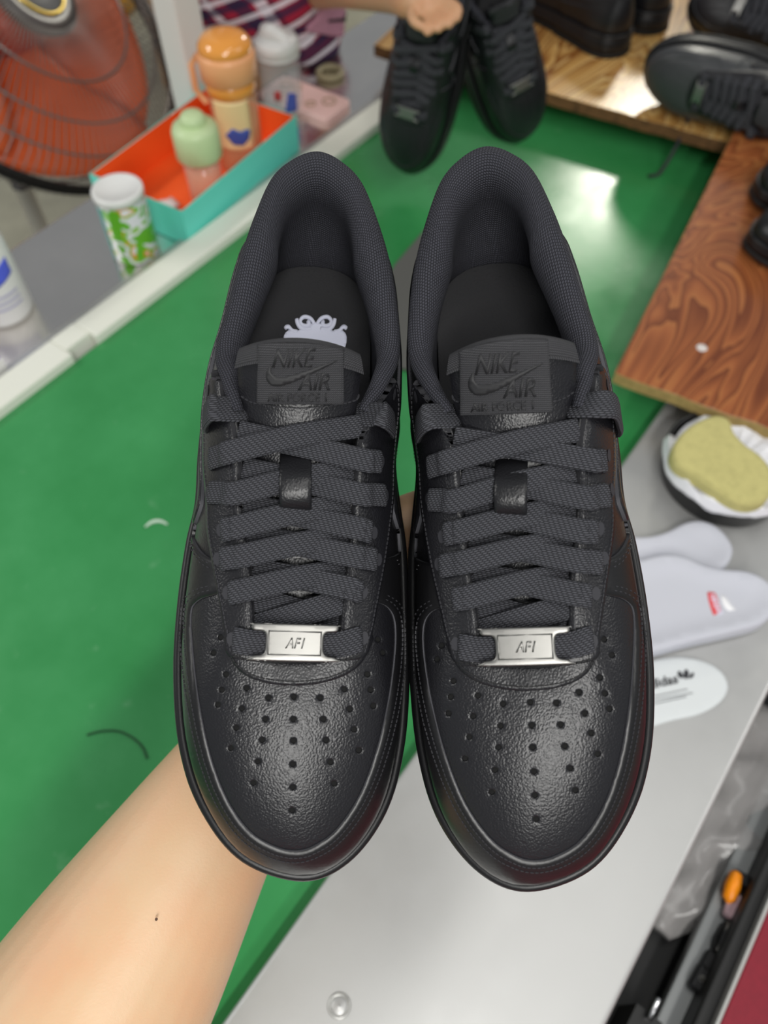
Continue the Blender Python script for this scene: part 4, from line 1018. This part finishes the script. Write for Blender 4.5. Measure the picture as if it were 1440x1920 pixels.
# ---------------------------------------------------------------- things on the steel table
pb_ = WD(1352, 896, TZ); t = thing('dish', Matrix.Translation((pb_.x, pb_.y, TZ)), 'round black dish on the steel table, lined with white film', 'dish')
M['black_plastic'] = mat('black plastic', (.012, .012, .013, 1), .3)
RD = .072
lathe('dish_body', [(RD * .88, 0), (RD * .95, .002), (RD, .034), (RD * 1.02, .036), (RD * 1.0, .037), (RD * .96, .035), (RD * .9, .006), (.001, .006)], 'black_plastic', t, 56)
# crumpled film: a wrinkled skirt over the rim
random.seed(3); fv = []; nA = 64
for i in range(nA):
    a = 2 * pi * i / nA; w = .5 + .5 * sin(a * 5 + 1) * sin(a * 3); front = max(0, -sin(a) * .7 - cos(a) * .7)
    for r_, z_ in ((.35, .030), (.6, .034 + .006 * w), (.8, .040 + .006 * sin(a * 7)), (.93, .043 + .004 * sin(a * 11)), (1.0, .0435 + .002 * sin(a * 9)), (1.035 + .02 * w * front, .036 - .006 * w * front), (1.03, .033 - .008 * w * front)):
        if front < .35 and r_ > .88: r_ = .88; z_ = min(z_, .034)
        fv.append(Vector((RD * r_ * cos(a), RD * r_ * sin(a), z_ + random.uniform(-.0015, .0015))))
o = mk('film_liner', fv, grid_faces(nA, 7, True, False), mat('white film', (.80, .80, .84, 1), .25), t, smooth=False); m = o.modifiers.new('s', 'SOLIDIFY'); m.thickness = .0008
def flat_patch(name, px, z, th, m, parent=None, spacing=.006, rnd=.004, rim=0, label=None, cat=None, group=None):
    lp = [WD(u, v, z + th) for u, v in px]; o0 = sum(lp, Vector()) / len(lp)
    lp = catmull([(p.x - o0.x, p.y - o0.y) for p in lp], 5, True)
    v, f, fm, uv = patch([lp], lambda p: (Vector((p[0], p[1], 0)), Vector((0, 0, 1))), th, spacing, 1, round_=rnd, wall=0, raw=False)
    if rim:
        lpr = resample(lp, .01, True)
        for q in v:
            if q.z > .001: q.z += rim * math.exp(-(polydist((q.x, q.y), [lpr]) / .014) ** 2)
    o = mk(name, v, f, m, parent, loc=(o0.x, o0.y, z)); 
    if label: tag(o, label, cat, group)
    return o
M['sponge'] = mat('yellow green sponge', srgb(196, 188, 124), .95, bump=('vor', 420, .6, .002), noise=(90, -.12))
flat_patch('sponge', [(1262, 838), (1282, 806), (1312, 786), (1345, 776), (1370, 786), (1378, 808), (1400, 832), (1428, 852), (1450, 884), (1448, 925), (1420, 942), (1385, 938), (1345, 915), (1302, 886), (1270, 866)], .068, .018, 'sponge', label='yellow green kidney shaped sponge resting on the black dish', cat='sponge')
M['foam'] = mat('white foam insole', (.55, .56, .62, 1), .7, bump=('noise', 900, .3, .0006)); M['foam2'] = mat('pale foam insole', (.66, .69, .70, 1), .7)
INS1 = [(1372, 1038), (1362, 1012), (1340, 990), (1312, 980), (1282, 984), (1250, 1000), (1212, 1010), (1160, 1012), (1080, 1030), (1000, 1060), (940, 1110), (930, 1150), (970, 1180), (1060, 1170), (1150, 1140), (1230, 1110), (1300, 1090), (1352, 1072)]
INS2 = [(1452, 1136), (1444, 1104), (1420, 1084), (1390, 1074), (1352, 1071), (1315, 1063), (1280, 1048), (1245, 1044), (1205, 1052), (1120, 1080), (1040, 1120), (980, 1180), (985, 1240), (1040, 1262), (1120, 1250), (1210, 1228), (1300, 1204), (1370, 1188), (1430, 1170)]
INS3 = [(1366, 1288), (1356, 1262), (1332, 1244), (1298, 1234), (1260, 1232), (1200, 1244), (1110, 1280), (1030, 1330), (1000, 1385), (1030, 1420), (1100, 1410), (1180, 1378), (1250, 1352), (1310, 1338), (1350, 1316)]
flat_patch('insole', INS1, TZ, .010, 'foam', rim=.006, spacing=.007, label='white moulded foam insole lying behind the one with red print', cat='insole', group='insoles on the steel table')
i2 = flat_patch('insole', INS2, TZ + .004, .012, 'foam', rim=.007, spacing=.007, label='white moulded foam insole with a red printed bar', cat='insole', group='insoles on the steel table')
i3 = flat_patch('insole', INS3, TZ, .004, 'foam2', rim=0, spacing=.007, rnd=.002, label='thin flat white insole with black lettering', cat='insole', group='insoles on the steel table')
def print_on(parent, zt, V, F, m, name, h=.0004):
    vv, ff = relief(V, F, lambda q, k: Vector((q[0] - parent.location.x, q[1] - parent.location.y, zt - parent.location.z + k)), -.0004, h)
    o = mk(name, vv, ff, m, parent); fix_normals(o.data); return o
def px_poly(pts, z, sp=.002):
    lp = resample([tuple(WD(u, v, z)[:2]) for u, v in pts], sp, True); return cdt([lp], sp * 1.5)
def px_text(s, a, b, hpx, z, shear=0, bold=.02):
    """text whose baseline runs from photo point a to b"""
    V, F = text2d(s, 1, shear, bold); x0 = min(p[0] for p in V); x1 = max(p[0] for p in V); y1 = max(p[1] for p in V)
    A, B = WD(*a, z), WD(*b, z); e1 = B - A; mid_ = ((a[0] + b[0]) / 2, (a[1] + b[1]) / 2); up = WD(mid_[0] + hpx[0], mid_[1] + hpx[1], z) - WD(*mid_, z)
    return [tuple((A + e1 * ((p[0] - x0) / (x1 - x0)) + up * (p[1] / y1))[:2]) for p in V], F
zt = TZ + .004 + .0122
M['red_print'] = mat('red print', srgb(222, 80, 84), .5); M['black_print'] = mat('black print', (.03, .03, .035, 1), .5)
print_on(i2, zt, *px_poly(catmull([(1326, 1113), (1334, 1111), (1342, 1114), (1354, 1152), (1353, 1157), (1342, 1158), (1337, 1154)], 3, True), zt), 'red_print', 'red_bar')
print_on(i2, zt + .0004, *px_text('NIKEAIR', (1331, 1117), (1347, 1155), (9, -3), zt), 'white_print', 'bar_lettering')
M['white_mark'] = mat('glossy white print', (.9, .9, .92, 1), .3)
print_on(i2, zt, *px_poly(catmull([(1352, 1117), (1360, 1119), (1372, 1136), (1384, 1148), (1380, 1153), (1370, 1148), (1358, 1138)], 3, True), zt), 'white_mark', 'white_mark')
z3 = TZ + .0041
print_on(i3, z3, *px_text('adidas', (1208, 1294), (1272, 1280), (-3, -17), z3), 'black_print', 'lettering')
for pts in ([(1276, 1272), (1270, 1264), (1274, 1258), (1282, 1268)], [(1283, 1272), (1282, 1260), (1288, 1255), (1292, 1264), (1289, 1272)], [(1291, 1272), (1297, 1262), (1301, 1262), (1299, 1270)]): print_on(i3, z3, *px_poly(catmull(pts, 3, True), z3, .0012), 'black_print', 'leaf_mark')
for dy, x1_ in ((0, 1290), (7, 1300), (14, 1288)):
    print_on(i3, z3, *px_poly([(1225, 1305 + dy), (x1_, 1291 + dy), (x1_, 1293 + dy), (1225, 1307 + dy)], z3, .003), mat('grey print', (.25, .26, .27, 1), .6), 'small_print')
# ---------------------------------------------------------------- lower right corner
random.seed(11)
def bag():
    A, B = WD(1480, 1380, -.07), WD(1236, 1745, -.085); n = 40; m_ = 18; V = []
    ax = (B - A); L = ax.length; ax.normalize(); sd = Vector((-ax.y, ax.x, 0))
    for i in range(n + 1):
        f = i / n; wdt = .055 * (1 - .75 * f ** 1.6) * (1 + .15 * sin(f * 17)); ht = .026 * (1 - .6 * f) * (1 + .2 * sin(f * 23 + 1))
        for j in range(m_):
            a = 2 * pi * j / m_; w = 1 + .16 * sin(a * 3 + f * 21) + .12 * sin(a * 5 - f * 33)
            V.append(A + ax * L * f + sd * cos(a) * wdt * w + Vector((0, 0, max(-.019, sin(a) * ht * w))))
    F = grid_faces(n + 1, m_, False, True) + [tuple(range(m_)), tuple(range(n * m_, (n + 1) * m_))]
    return V, F
g = NT('thin grey plastic film'); g.set(Base_Color=(.55, .53, .52, 1), Roughness=.18, Alpha=.42); M['film'] = g.m
o = mk('plastic_bag', *bag(), 'film'); fix_normals(o.data); tag(o, 'crumpled clear grey plastic bag in the gap beside the steel table', 'bag')
def oriented(name, pa, pb, z, label, cat):
    a, b = WD(*pa, z), WD(*pb, z); d = (b - a); L = d.length; d.normalize(); s = Vector((-d.y, d.x, 0))
    return thing(name, Matrix(((d.x, s.x, 0, a.x), (d.y, s.y, 0, a.y), (0, 0, 1, z), (0, 0, 0, 1))), label, cat), L
GZ = -.060
t, L = oriented('lighter', (1362, 1726), (1386, 1640), GZ, 'clear pocket lighter with an orange top lying on the grey strip', 'lighter')
o = mk('body', *box_vf(0, L * .55, -.007, .007, .001, .012), clear('pinkish clear plastic', srgb(225, 190, 198), .15, .92), t, smooth=False); bevel(o, .004, 3)
o = mk('red_fuel', *box_vf(.004, L * .38, -.0075, -.001, .003, .0125), mat('red sticker', srgb(200, 70, 80), .4), t, smooth=False); bevel(o, .002)
o = mk('head', *box_vf(L * .72, L, -.007, .009, .001, .014), 'black_plastic', t, smooth=False); bevel(o, .003)
o = mk('orange_button', *lathe_vf([(.001, -.016), (.006, -.012), (.0075, 0), (.006, .012), (.001, .016)], 16), mat('bright orange plastic', srgb(255, 150, 20), .35), t, loc=(L * .62, .006, .011), rot=(0, pi / 2, 0)); fix_normals(o.data)
def clip(pa, pb, label):
    t, L = oriented('spring_clamp', pa, pb, GZ, label, 'clamp')
    o = mk('jaw', *box_vf(0, L * .62, -.009, .009, 0, .012), 'black_plastic', t, smooth=False); bevel(o, .004)
    o = mk('arm', *box_vf(L * .55, L, -.004, .008, .003, .011), 'black_plastic', t, smooth=False); bevel(o, .003)
    mk('spring', *tube_vf([(L * .5 + .0015 * k / 6, -.006 + .0045 * cos(k), .012 + .0045 * sin(k)) for k in range(30)], .0008, 5), 'grey_light', t)
    mk('rivet', *lathe_vf([(.003, 0), (.003, .013), (.001, .0145)], 10), 'grey_light', t, loc=(L * .3, .002, 0))
clip((1300, 1862), (1338, 1790), 'black spring clamp lying on the grey strip near the red table')
t, L = oriented('tool_handle', (1340, 1786), (1366, 1726), GZ, 'slim dark handle between the clamp and the lighter', 'tool')
mk('grip', *tube_vf([(0, 0, .007), (L * .3, 0, .008), (L * .8, 0, .007), (L * .9, 0, .006)], [.005, .0075, .006, .003], 10), 'black_plastic', t)
mk('shaft', *tube_vf([(L * .88, 0, .006), (L * 1.2, 0, .006)], .002, 8), 'grey_light', t)
t, L = oriented('steel_pin', (1219, 1912), (1238, 1872), -.03, 'short bright steel pin at the bottom edge of the photo', 'pin')
mk('pin_shaft', *tube_vf([(0, 0, -.006), (L, 0, -.006)], .0033, 12), mat('bright steel', (.7, .7, .72, 1), .25, 1.), t); mk('pin_block', *box_vf(-.02, L * .3, -.012, .012, -.075, -.0095), 'dark_metal', t, smooth=False)
# ---------------------------------------------------------------- pedestal fan
FT = 1.55
fc = WT(28, 26, FT)
RW = MC.to_3x3()
rv = ray_cam(72, 34).normalized()
fn = (RW @ Vector((.72, .22, .65))).normalized()
fx = Vector((0, 0, 1)).cross(fn).normalized(); fy = fn.cross(fx)
mwf = Matrix(((fx.x, fy.x, fn.x, fc.x), (fx.y, fy.y, fn.y, fc.y), (fx.z, fy.z, fn.z, fc.z), (0, 0, 0, 1)))
fan = thing('pedestal_fan', mwf, 'large pedestal fan with orange blades and a black wire guard', 'fan')
RG = .360
M['wire'] = mat('grey guard wire', (.30, .28, .27, 1), .35, .6); M['wire_dark'] = mat('dark guard ring', (.03, .03, .03, 1), .4, .5)
g = NT('orange blade plastic'); g.set(Base_Color=srgb(242, 112, 62), Roughness=.3, Transmission_Weight=.0); M['blade'] = g.m
def guard(front):
    L = []; nW = 120
    for i in range(nW):
        a = 2 * pi * i / nW; ca, sa = cos(a), sin(a)
        prof = [(.085, .085), (.16, .092), (.26, .080), (.33, .045), (.359, .006)] if front else [(.10, -.13), (.20, -.125), (.30, -.095), (.348, -.05), (.359, -.004)]
        L.append(tube_vf([(r * ca, r * sa, z) for r, z in prof], .0013, 4, False))
    for r, z in (((.19, .092), (.265, .078), (.318, .052)) if front else ((.22, -.12), (.30, -.085))):
        L.append(tube_vf([(r * cos(a), r * sin(a), z - .002) for a in [2 * pi * i / 64 for i in range(64)]], .0026, 6, closed=True))
    return join_vf(L)
o = mk('front_guard', *guard(True), 'wire', fan); o['kind'] = 'stuff'
o = mk('rear_guard', *guard(False), 'wire', fan); o['kind'] = 'stuff'
for z in (.004, -.014): mk('rim_ring', *tube_vf([(RG * cos(a), RG * sin(a), z) for a in [2 * pi * i / 80 for i in range(80)]], .006, 8, closed=True), 'wire_dark', fan)
hub = lathe('hub_cap', [(.088, .066), (.092, .074), (.086, .083), (.060, .088), (.058, .086), (.001, .086)], mat('grey hub plate', (.20, .20, .20, 1), .35, .6), fan)
mk('badge_ring', *tube_vf([(.057 * cos(a), .057 * sin(a), .088) for a in [2 * pi * i / 40 for i in range(40)]], .0045, 8, closed=True), mat('gold badge ring', (.75, .56, .16, 1), .25, 1.), hub)
em = [lathe_vf([(.001, .0865), (.020, .0875), (.024, .0868)], 24, False)]
mk('badge_emblem', *join_vf(em), mat('gold emblem', (.50, .36, .10, 1), .35, .9, noise=(160, -.6)), hub)
for k in range(5):
    a0 = 2 * pi * k / 5 + .2; V = []; nr_, na = 10, 14
    for i in range(nr_ + 1):
        f = i / nr_; r = .055 + (.315 - .055) * f; half = (.42 + .30 * min(1, f * 1.6)) * (1 - .12 * max(0, f - .8) / .2)
        for j in range(na + 1):
            s = j / na * 2 - 1; a = a0 + s * half * 1.02 + f * .25; V.append(Vector((r * cos(a), r * sin(a), -.03 + s * (.030 - .010 * f))))
    o = mk('blade', V, grid_faces(nr_ + 1, na + 1), 'blade', fan); m = o.modifiers.new('s', 'SOLIDIFY'); m.thickness = .0025
lathe('rotor_boss', [(.062, -.06), (.064, -.01), (.05, .02), (.001, .025)], mat('dark orange boss', srgb(200, 66, 30), .35), fan)
lathe('motor', [(.03, -.30), (.065, -.28), (.078, -.20), (.078, -.145), (.05, -.132)], 'wire_dark', fan)
# stand, written in the fan's own frame
inv_f = mwf.inverted(); pt_ = WT(60, 392, 1.80); foot_ = Vector((pt_.x, pt_.y, -.78))
mtr = fc - fn * .23
M['chrome'] = mat('chrome tube', (.80, .79, .76, 1), .3, .5)
mk('pole', *tube_vf([inv_f @ foot_, inv_f @ Vector((pt_.x, pt_.y, -.26))], .019, 16), 'chrome', fan)
mk('pole_sleeve', *tube_vf([inv_f @ Vector((pt_.x, pt_.y, -.31)), inv_f @ Vector((pt_.x, pt_.y, -.22)), inv_f @ (Vector((pt_.x, pt_.y, -.2)).lerp(mtr, .35)), inv_f @ mtr], [.021, .021, .018, .018], 14), 'wire_dark', fan)
for k in range(3):
    a = 2 * pi * k / 3 + .5; e = foot_ + Vector((cos(a), sin(a), 0)) * .26
    mk('foot', *tube_vf([inv_f @ (foot_ + Vector((0, 0, .10))), inv_f @ (foot_.lerp(e, .5) + Vector((0, 0, .05))), inv_f @ (e + Vector((0, 0, .012)))], .012, 8), 'wire_dark', fan)
# ---------------------------------------------------------------- other black shoes, built like the pair in the hand
SKIP = {'perforation', 'stitching', 'eyelet', 'crest', 'lettering', 'plate_frame', 'rivet'}
GREYM = {}
def copy_shoe(src, mw, label, group, recolor=None):
    r = thing('sneaker', mw, label, 'shoe', group); mp = {}
    for ch in src.children:
        base = ch.name.split('.')[0]
        if base in SKIP: continue
        c = ch.copy(); COL.objects.link(c); c.parent = r
        if recolor and base in recolor:
            key = (ch.data.name, recolor[base])
            if key not in GREYM:
                me = ch.data.copy(); me.materials.clear()
                for _ in range(2): me.materials.append(M[recolor[base]])
                GREYM[key] = me
            c.data = GREYM[key]
        for g_ in ch.children:
            if g_.name.split('.')[0] in SKIP: continue
            d = g_.copy(); COL.objects.link(d); d.parent = c
    return r
def shoe_mw(toe, heel, facing):
    y = (heel - toe).normalized(); z = (facing - y * facing.dot(y)).normalized(); x = y.cross(z)
    o = toe + y * .160
    return Matrix(((x.x, y.x, z.x, o.x), (x.y, y.y, z.y, o.y), (x.z, y.z, z.z, o.z), (0, 0, 0, 1)))
GH = 'black sneakers in the far worker hand'; GB = 'black sneakers on the wooden boards'
cdir = lambda p: (Vector((0, 0, CAMH)) - p).normalized()
tA, hA = WT(768, 314, 1.215), WT(836, 12, 1.075); tB, hB = WT(968, 254, 1.23), WT(880, -45, 1.08)
hang1 = copy_shoe(shoeA, shoe_mw(tA, hA, cdir(tA) + Vector((-.2, 0, 0))), 'black sneaker hanging from the far hand, lower and further left', GH)
hang2 = copy_shoe(shoeB, shoe_mw(tB, hB, cdir(tB) + Vector((.3, 0, 0))), 'black sneaker hanging from the far hand, higher and further right', GH)
B2 = .056
def standing(src, heel_px, toe_px, z, label, recolor=None):
    h = WD(*heel_px, z); tt = WD(*toe_px, z); d = (tt - h).normalized()
    return copy_shoe(src, shoe_mw(h + d * .315, h, Vector((0, 0, 1))), label, GB, recolor)
standing(shoeA, (1160, 104), (1010, 10), B2, 'black sneaker standing on the golden board right of the hanging pair')
standing(shoeB, (1228, 62), (1100, -40), B2, 'black sneaker on the golden board just behind the standing one')
def toe_at(src, toe_px, heel_px, z, label):
    return copy_shoe(src, shoe_mw(WD(*toe_px, z), WD(*heel_px, z), Vector((0, 0, 1))), label, GB)
M['leather_grey'] = leather('dark grey leather', (.055, .057, .060, 1), .34, 700, .15)
GR = {'upper': 'leather_grey', 'vamp': 'leather_grey', 'mudguard': 'leather_grey'}
# shoe tipped on its side, sole away from the camera
def tipped(src, toe_px, heel_px, z, face, label, recolor=None):
    a, b = WD(*toe_px, z), WD(*heel_px, z)
    return copy_shoe(src, shoe_mw(a, b, face), label, GB, recolor)
sideface = (Vector((-.25, -.9, .10)))
s_tip = tipped(shoeB, (1216, 110), (1520, 175), B2 + .055, sideface, 'dark grey sneaker tipped on its side at the front of the golden board', GR)
s_tip2 = tipped(shoeA, (1300, 8), (1560, 90), B2 + .058, Vector((-.2, -.8, .5)), 'black sneaker tipped on its side behind the dark grey one')
toe_at(shoeB, (1398, 482), (1640, 440), BZ, 'black sneaker with its toe at the right edge on the reddish board')
toe_at(shoeA, (1410, 388), (1640, 350), BZ, 'black sneaker with its toe at the right edge, behind the other on the reddish board')
toe_at(shoeA, (1404, 250), (1640, 200), B2, 'black sneaker with its toe at the right end of the golden board')
lc = catmull([tuple(WD(1288, 205, .075)), tuple(WD(1290, 222, .062)), tuple(WD(1284, 240, .050)), tuple(WD(1262, 285, .03)), tuple(WD(1236, 325, .004)), tuple(WD(1216, 330, .003))], 6)
tag(mk('loose_lace', *tube_vf(lc, .0028, 8), 'thread'), 'dark shoelace hanging over the golden board edge onto the belt', 'lace')
# ---------------------------------------------------------------- the photographer's arm and hand under the pair
def skin_mat(name, c):
    g = NT(name); g.set(Base_Color=c, Roughness=.5, Subsurface_Weight=.12, Subsurface_Scale=.01); g.b.inputs['Subsurface Radius'].default_value = (1, .35, .2)
    co = g.coord(); nz = g.n('ShaderNodeTexNoise', Scale=26.0, Detail=5.0); g.l(co, nz.inputs['Vector'])
    mx = g.n('ShaderNodeMix', data_type='RGBA'); mx.inputs['A'].default_value = c; mx.inputs['B'].default_value = (c[0] * 1.02, c[1] * .90, c[2] * .86, 1)
    mr = g.n('ShaderNodeMapRange'); mr.inputs[1].default_value = .4; mr.inputs[2].default_value = .7; g.l(nz.outputs[0], mr.inputs[0]); g.l(mr.outputs[0], mx.inputs['Factor']); g.l(mx.outputs['Result'], g.b.inputs['Base Color'])
    n2 = g.n('ShaderNodeTexNoise', Scale=700.0, Detail=2.0); g.l(co, n2.inputs['Vector']); bp = g.n('ShaderNodeBump', Strength=.18, Distance=.0006); g.l(n2.outputs[0], bp.inputs['Height']); g.l(bp.outputs[0], g.b.inputs['Normal'])
    return g.m
M['skin'] = skin_mat('warm skin', srgb(220, 184, 146)); M['skin2'] = skin_mat('tan skin', srgb(206, 160, 122))
def smooth_tube(keys, seg=18, n=6):
    """keys = (point, radius); round ends"""
    K = catmull([tuple(p) + (r,) for p, r in keys], n)
    P = [Vector(k[:3]) for k in K]; R = [k[3] for k in K]
    d0 = (P[0] - P[1]).normalized(); d1 = (P[-1] - P[-2]).normalized()
    A = [(P[0] + d0 * R[0] * sin(a), R[0] * cos(a)) for a in (1.45, 1.1, .7, .35)]; B = [(P[-1] + d1 * R[-1] * sin(a), R[-1] * cos(a)) for a in (.35, .7, 1.1, 1.45)]
    P = [a for a, _ in A] + P + [b for b, _ in B]; R = [a for _, a in A] + R + [b for _, b in B]
    return tube_vf(P, R, seg)
def body(name, tubes, m, vox, it, parent=None):
    vs, fs = join_vf(tubes); o = mk(name, vs, fs, m, parent)
    fix_normals(o.data)
    r = o.modifiers.new('remesh', 'REMESH'); r.mode = 'VOXEL'; r.voxel_size = vox; r.use_smooth_shade = True
    s = o.modifiers.new('smooth', 'SMOOTH'); s.factor = .5; s.iterations = it
    return o
def on_sole(side, u, v, z):
    inv = POSES[side].inverted(); o = inv @ Vector((0, 0, CAMH)); d = inv.to_3x3() @ (RW @ ray_cam(u, v)); t = (z - o.z) / d.z
    return POSES[side] @ (o + d * t)
arm = [smooth_tube([(WT(-150, 2420, .365), .067), (WT(60, 2080, .385), .0635), (WT(222, 1815, .40), .0553), (WT(374, 1564, .415), .0418), (WT(462, 1420, .430), .0335), (WT(530, 1325, .436), .031)], 32, 8)]
kn = [(652, 1012), (690, 1066), (722, 1120), (744, 1176)]
wr = [(512, 1300), (530, 1315), (550, 1330), (565, 1348)]
for (a, b), (c, d) in zip(wr, kn): arm.append(smooth_tube([(WT(a, b, .437), .020), (on_sole(0, (a + c) / 2, (b + d) / 2, -.019), .0185), (on_sole(0, c, d, -.0145), .0135)], 14, 4))
fing = [[(652, 1012), (762, 962), (850, 930), (918, 912)], [(690, 1066), (802, 1012), (892, 975), (962, 952)], [(722, 1120), (822, 1068), (906, 1030), (972, 1008)], [(744, 1176), (818, 1142), (880, 1114), (926, 1096)]]
nail_at = []
for i, f in enumerate(fing):
    r = (.0098, .0102, .0098, .0086)[i]
    P = [(on_sole(0, *f[0], -.0145), .0125)] + [(on_sole(1, *q, -.0105), r * k) for q, k in zip(f[1:], (1.05, .98, .86))]
    arm.append(smooth_tube(P, 14, 4)); nail_at.append((P[-1][0], P[-2][0]))
arm.append(smooth_tube([(WT(500, 1330, .436), .020), (on_sole(0, 500, 1220, -.020), .0175), (on_sole(0, 520, 1120, -.0145), .0118), (on_sole(0, 552, 1030, -.0125), .0105), (on_sole(0, 578, 975, -.0115), .009)], 14, 4))
per = thing('person', Matrix.Translation(WT(374, 1564, .415)), 'bare forearm and hand holding up the pair of black sneakers from below', 'person')
# the arm's mesh is written relative to the person's origin
org = WT(374, 1564, .415)
arm = [([p - org for p in v], f) for v, f in arm]
armo = body('body', arm, 'skin', .0022, 6, per)
M['nail'] = mat('nail', srgb(236, 190, 170), .3)
bva = BVHTree.FromPolygons([p + org for v_, f_ in arm[:1] for p in v_], arm[0][1])
mole, mn, _, _ = bva.ray_cast(Vector((0, 0, CAMH)), (RW @ ray_cam(294, 1722)).normalized())
mk('mole', *lathe_vf([(.0007, -.0003), (.0006, .0002), (.0001, .0003)], 8), mat('brown mole', (.10, .05, .03, 1), .6), per, loc=mole - org - mn * (mn.dot(Vector((0, 0, CAMH)) - mole) < 0) * .002, rot=mn.to_track_quat('Z', 'Y').to_euler())
# ---------------------------------------------------------------- the worker across the line
gp = WD(560, 130, .01)
sg, ng = sof(gp) + .045, nof(gp) + .012
wk = thing('person', Matrix.Translation(LN(sg, ng - .20, -.78)), 'worker in a plaid shirt with a pink pocket, arm stretched out holding shoes', 'person')
wo = wk.matrix_world.translation
h1 = [(WT(420, -190, 1.62), .050), (WT(540, -44, 1.42), .036), (WT(650, -24, 1.24), .029), (WT(738, -10, 1.06), .023), (WT(774, 2, 1.00), .023), (WT(800, 10, .985), .020)]
tb = [smooth_tube(h1, 20, 6)]
for k, P in enumerate(([(800, 0), (836, 4), (858, 16), (856, 34)], [(802, 10), (830, 16), (846, 30), (842, 46)], [(798, 18), (818, 28), (828, 42), (822, 54)], [(790, 22), (802, 36), (808, 50), (802, 60)], [(782, 8), (772, 26), (778, 42), (790, 50)])):
    tb.append(smooth_tube([(WT(u, v, .985 - .010 * min(i, 2)), .0076 - .0006 * i) for i, (u, v) in enumerate(P)], 12, 4))
cz = lambda z: LN(sg - .01, ng - .16, z)
tb.append(smooth_tube([(LN(sg - .02, ng - .22, -.74), .085), (LN(sg - .02, ng - .20, -.2), .10), (cz(.10), .12), (cz(.35), .135), (cz(.55), .13), (WT(420, -190, 1.62), .06)], 24, 6))
tb = [([p - wo for p in v], f) for v, f in tb]
body('body', tb, 'skin2', .0028, 4, wk)
def plaid():
    g = NT('red navy white plaid'); g.set(Roughness=.85)
    co = g.coord(); mp = g.n('ShaderNodeMapping'); mp.inputs['Rotation'].default_value = (0, .25, AZ + .2); mp.inputs['Scale'].default_value = (1, 1, 1); g.l(co, mp.inputs[0])
    sp = g.n('ShaderNodeSeparateXYZ'); g.l(mp.outputs[0], sp.inputs[0])
    cur = None
    base = srgb(176, 30, 62)
    def band(src, period, lo, hi, ph):
        a = g.n('ShaderNodeMath', operation='MULTIPLY_ADD'); a.inputs[1].default_value = 1 / period; a.inputs[2].default_value = ph; g.l(src, a.inputs[0])
        f = g.n('ShaderNodeMath', operation='FRACT'); g.l(a.outputs[0], f.inputs[0])
        c = g.n('ShaderNodeMath', operation='COMPARE'); c.inputs[1].default_value = (lo + hi) / 2; c.inputs[2].default_value = (hi - lo) / 2; g.l(f.outputs[0], c.inputs[0]); return c.outputs[0]
    last = None
    for src, ph in ((sp.outputs[0], 0.1), (sp.outputs[2], .2)):
        for lo, hi, colr, fac in ((.0, .34, srgb(30, 32, 70), .78), (.42, .64, srgb(240, 236, 245), .8), (.66, .74, srgb(22, 22, 48), .6)):
            mx = g.n('ShaderNodeMix', data_type='RGBA'); mx.inputs['B'].default_value = colr
            if last is None: mx.inputs['A'].default_value = base
            else: g.l(last, mx.inputs['A'])
            ml = g.n('ShaderNodeMath', operation='MULTIPLY'); ml.inputs[1].default_value = fac; g.l(band(src, .040, lo, hi, ph), ml.inputs[0]); g.l(ml.outputs[0], mx.inputs['Factor']); last = mx.outputs['Result']
    g.l(last, g.b.inputs['Base Color']); return g.m
M['plaid'] = plaid()
gv = []; nz_, na_ = 26, 48
for i in range(nz_ + 1):
    f = i / nz_; z = .004 + .62 * f ** 1.3; e = min(1, f * 3.2); rs = .060 + .115 * sin(e * pi / 2) + .01 * f; rn = .050 + .12 * sin(e * pi / 2) + .01 * f; cs = sg + .030 - .055 * min(1, f * 2.2); cn = ng - rn + .004
    for j in range(na_):
        a = 2 * pi * j / na_; w = 1 + .035 * sin(a * 6 + z * 30) * (1 - .5 * f)
        gv.append(LN(cs + rs * cos(a) * w, cn + rn * sin(a) * w, z) - wo)
gf = grid_faces(nz_ + 1, na_, False, True) + [tuple(range(na_))]
shirt = mk('plaid_shirt', gv, gf, 'plaid', wk); fix_normals(shirt.data); shirt['label'] = 'red navy and white plaid shirt'
bvs = BVHTree.FromPolygons([v + wo for v in gv], gf)
def shirt_hit(p):
    d = (RW @ ray_cam(*p)).normalized(); o = Vector((0, 0, CAMH)); c, n, i, q = bvs.ray_cast(o, d)
    if c is None:
        best = None
        for k in range(40):
            r_ = bvs.find_nearest(o + d * (1.2 + .5 * k / 40))
            if r_[0] is not None and (best is None or r_[3] < best[3]): best = r_
        if best[3] > .03: return None
        c, n = best[0], best[1]
    if n.dot(d) > 0: n = -n
    return c - wo, n
v, f, fm, uv = patch([catmull([(604, 10), (640, 4), (668, 0), (674, 28), (660, 62), (644, 70), (604, 64), (572, 56), (592, 30)], 3, True)], shirt_hit, .006, 9, .0009, round_=.004, raw=False)
pkt = mk('pocket', v, f, mat('dusty pink cloth', srgb(196, 140, 160), .8, noise=(120, -.2)), shirt)
v, f, fm, uv = patch([[(608, 36), (640, 33), (668, 22), (668, 28), (642, 40), (608, 42)]], shirt_hit, .008, 5, .0009, round_=.002, raw=False)
mk('pocket_slit', v, f, 'hole', shirt)
sl = smooth_tube([(WT(392, -90, 1.66), .05), (WT(386, -20, 1.58), .030), (WT(388, 20, 1.54), .016)], 14, 5)
mk('black_sleeve', [p - wo for p in sl[0]], sl[1], mat('black cloth', (.01, .01, .012, 1), .9), wk)
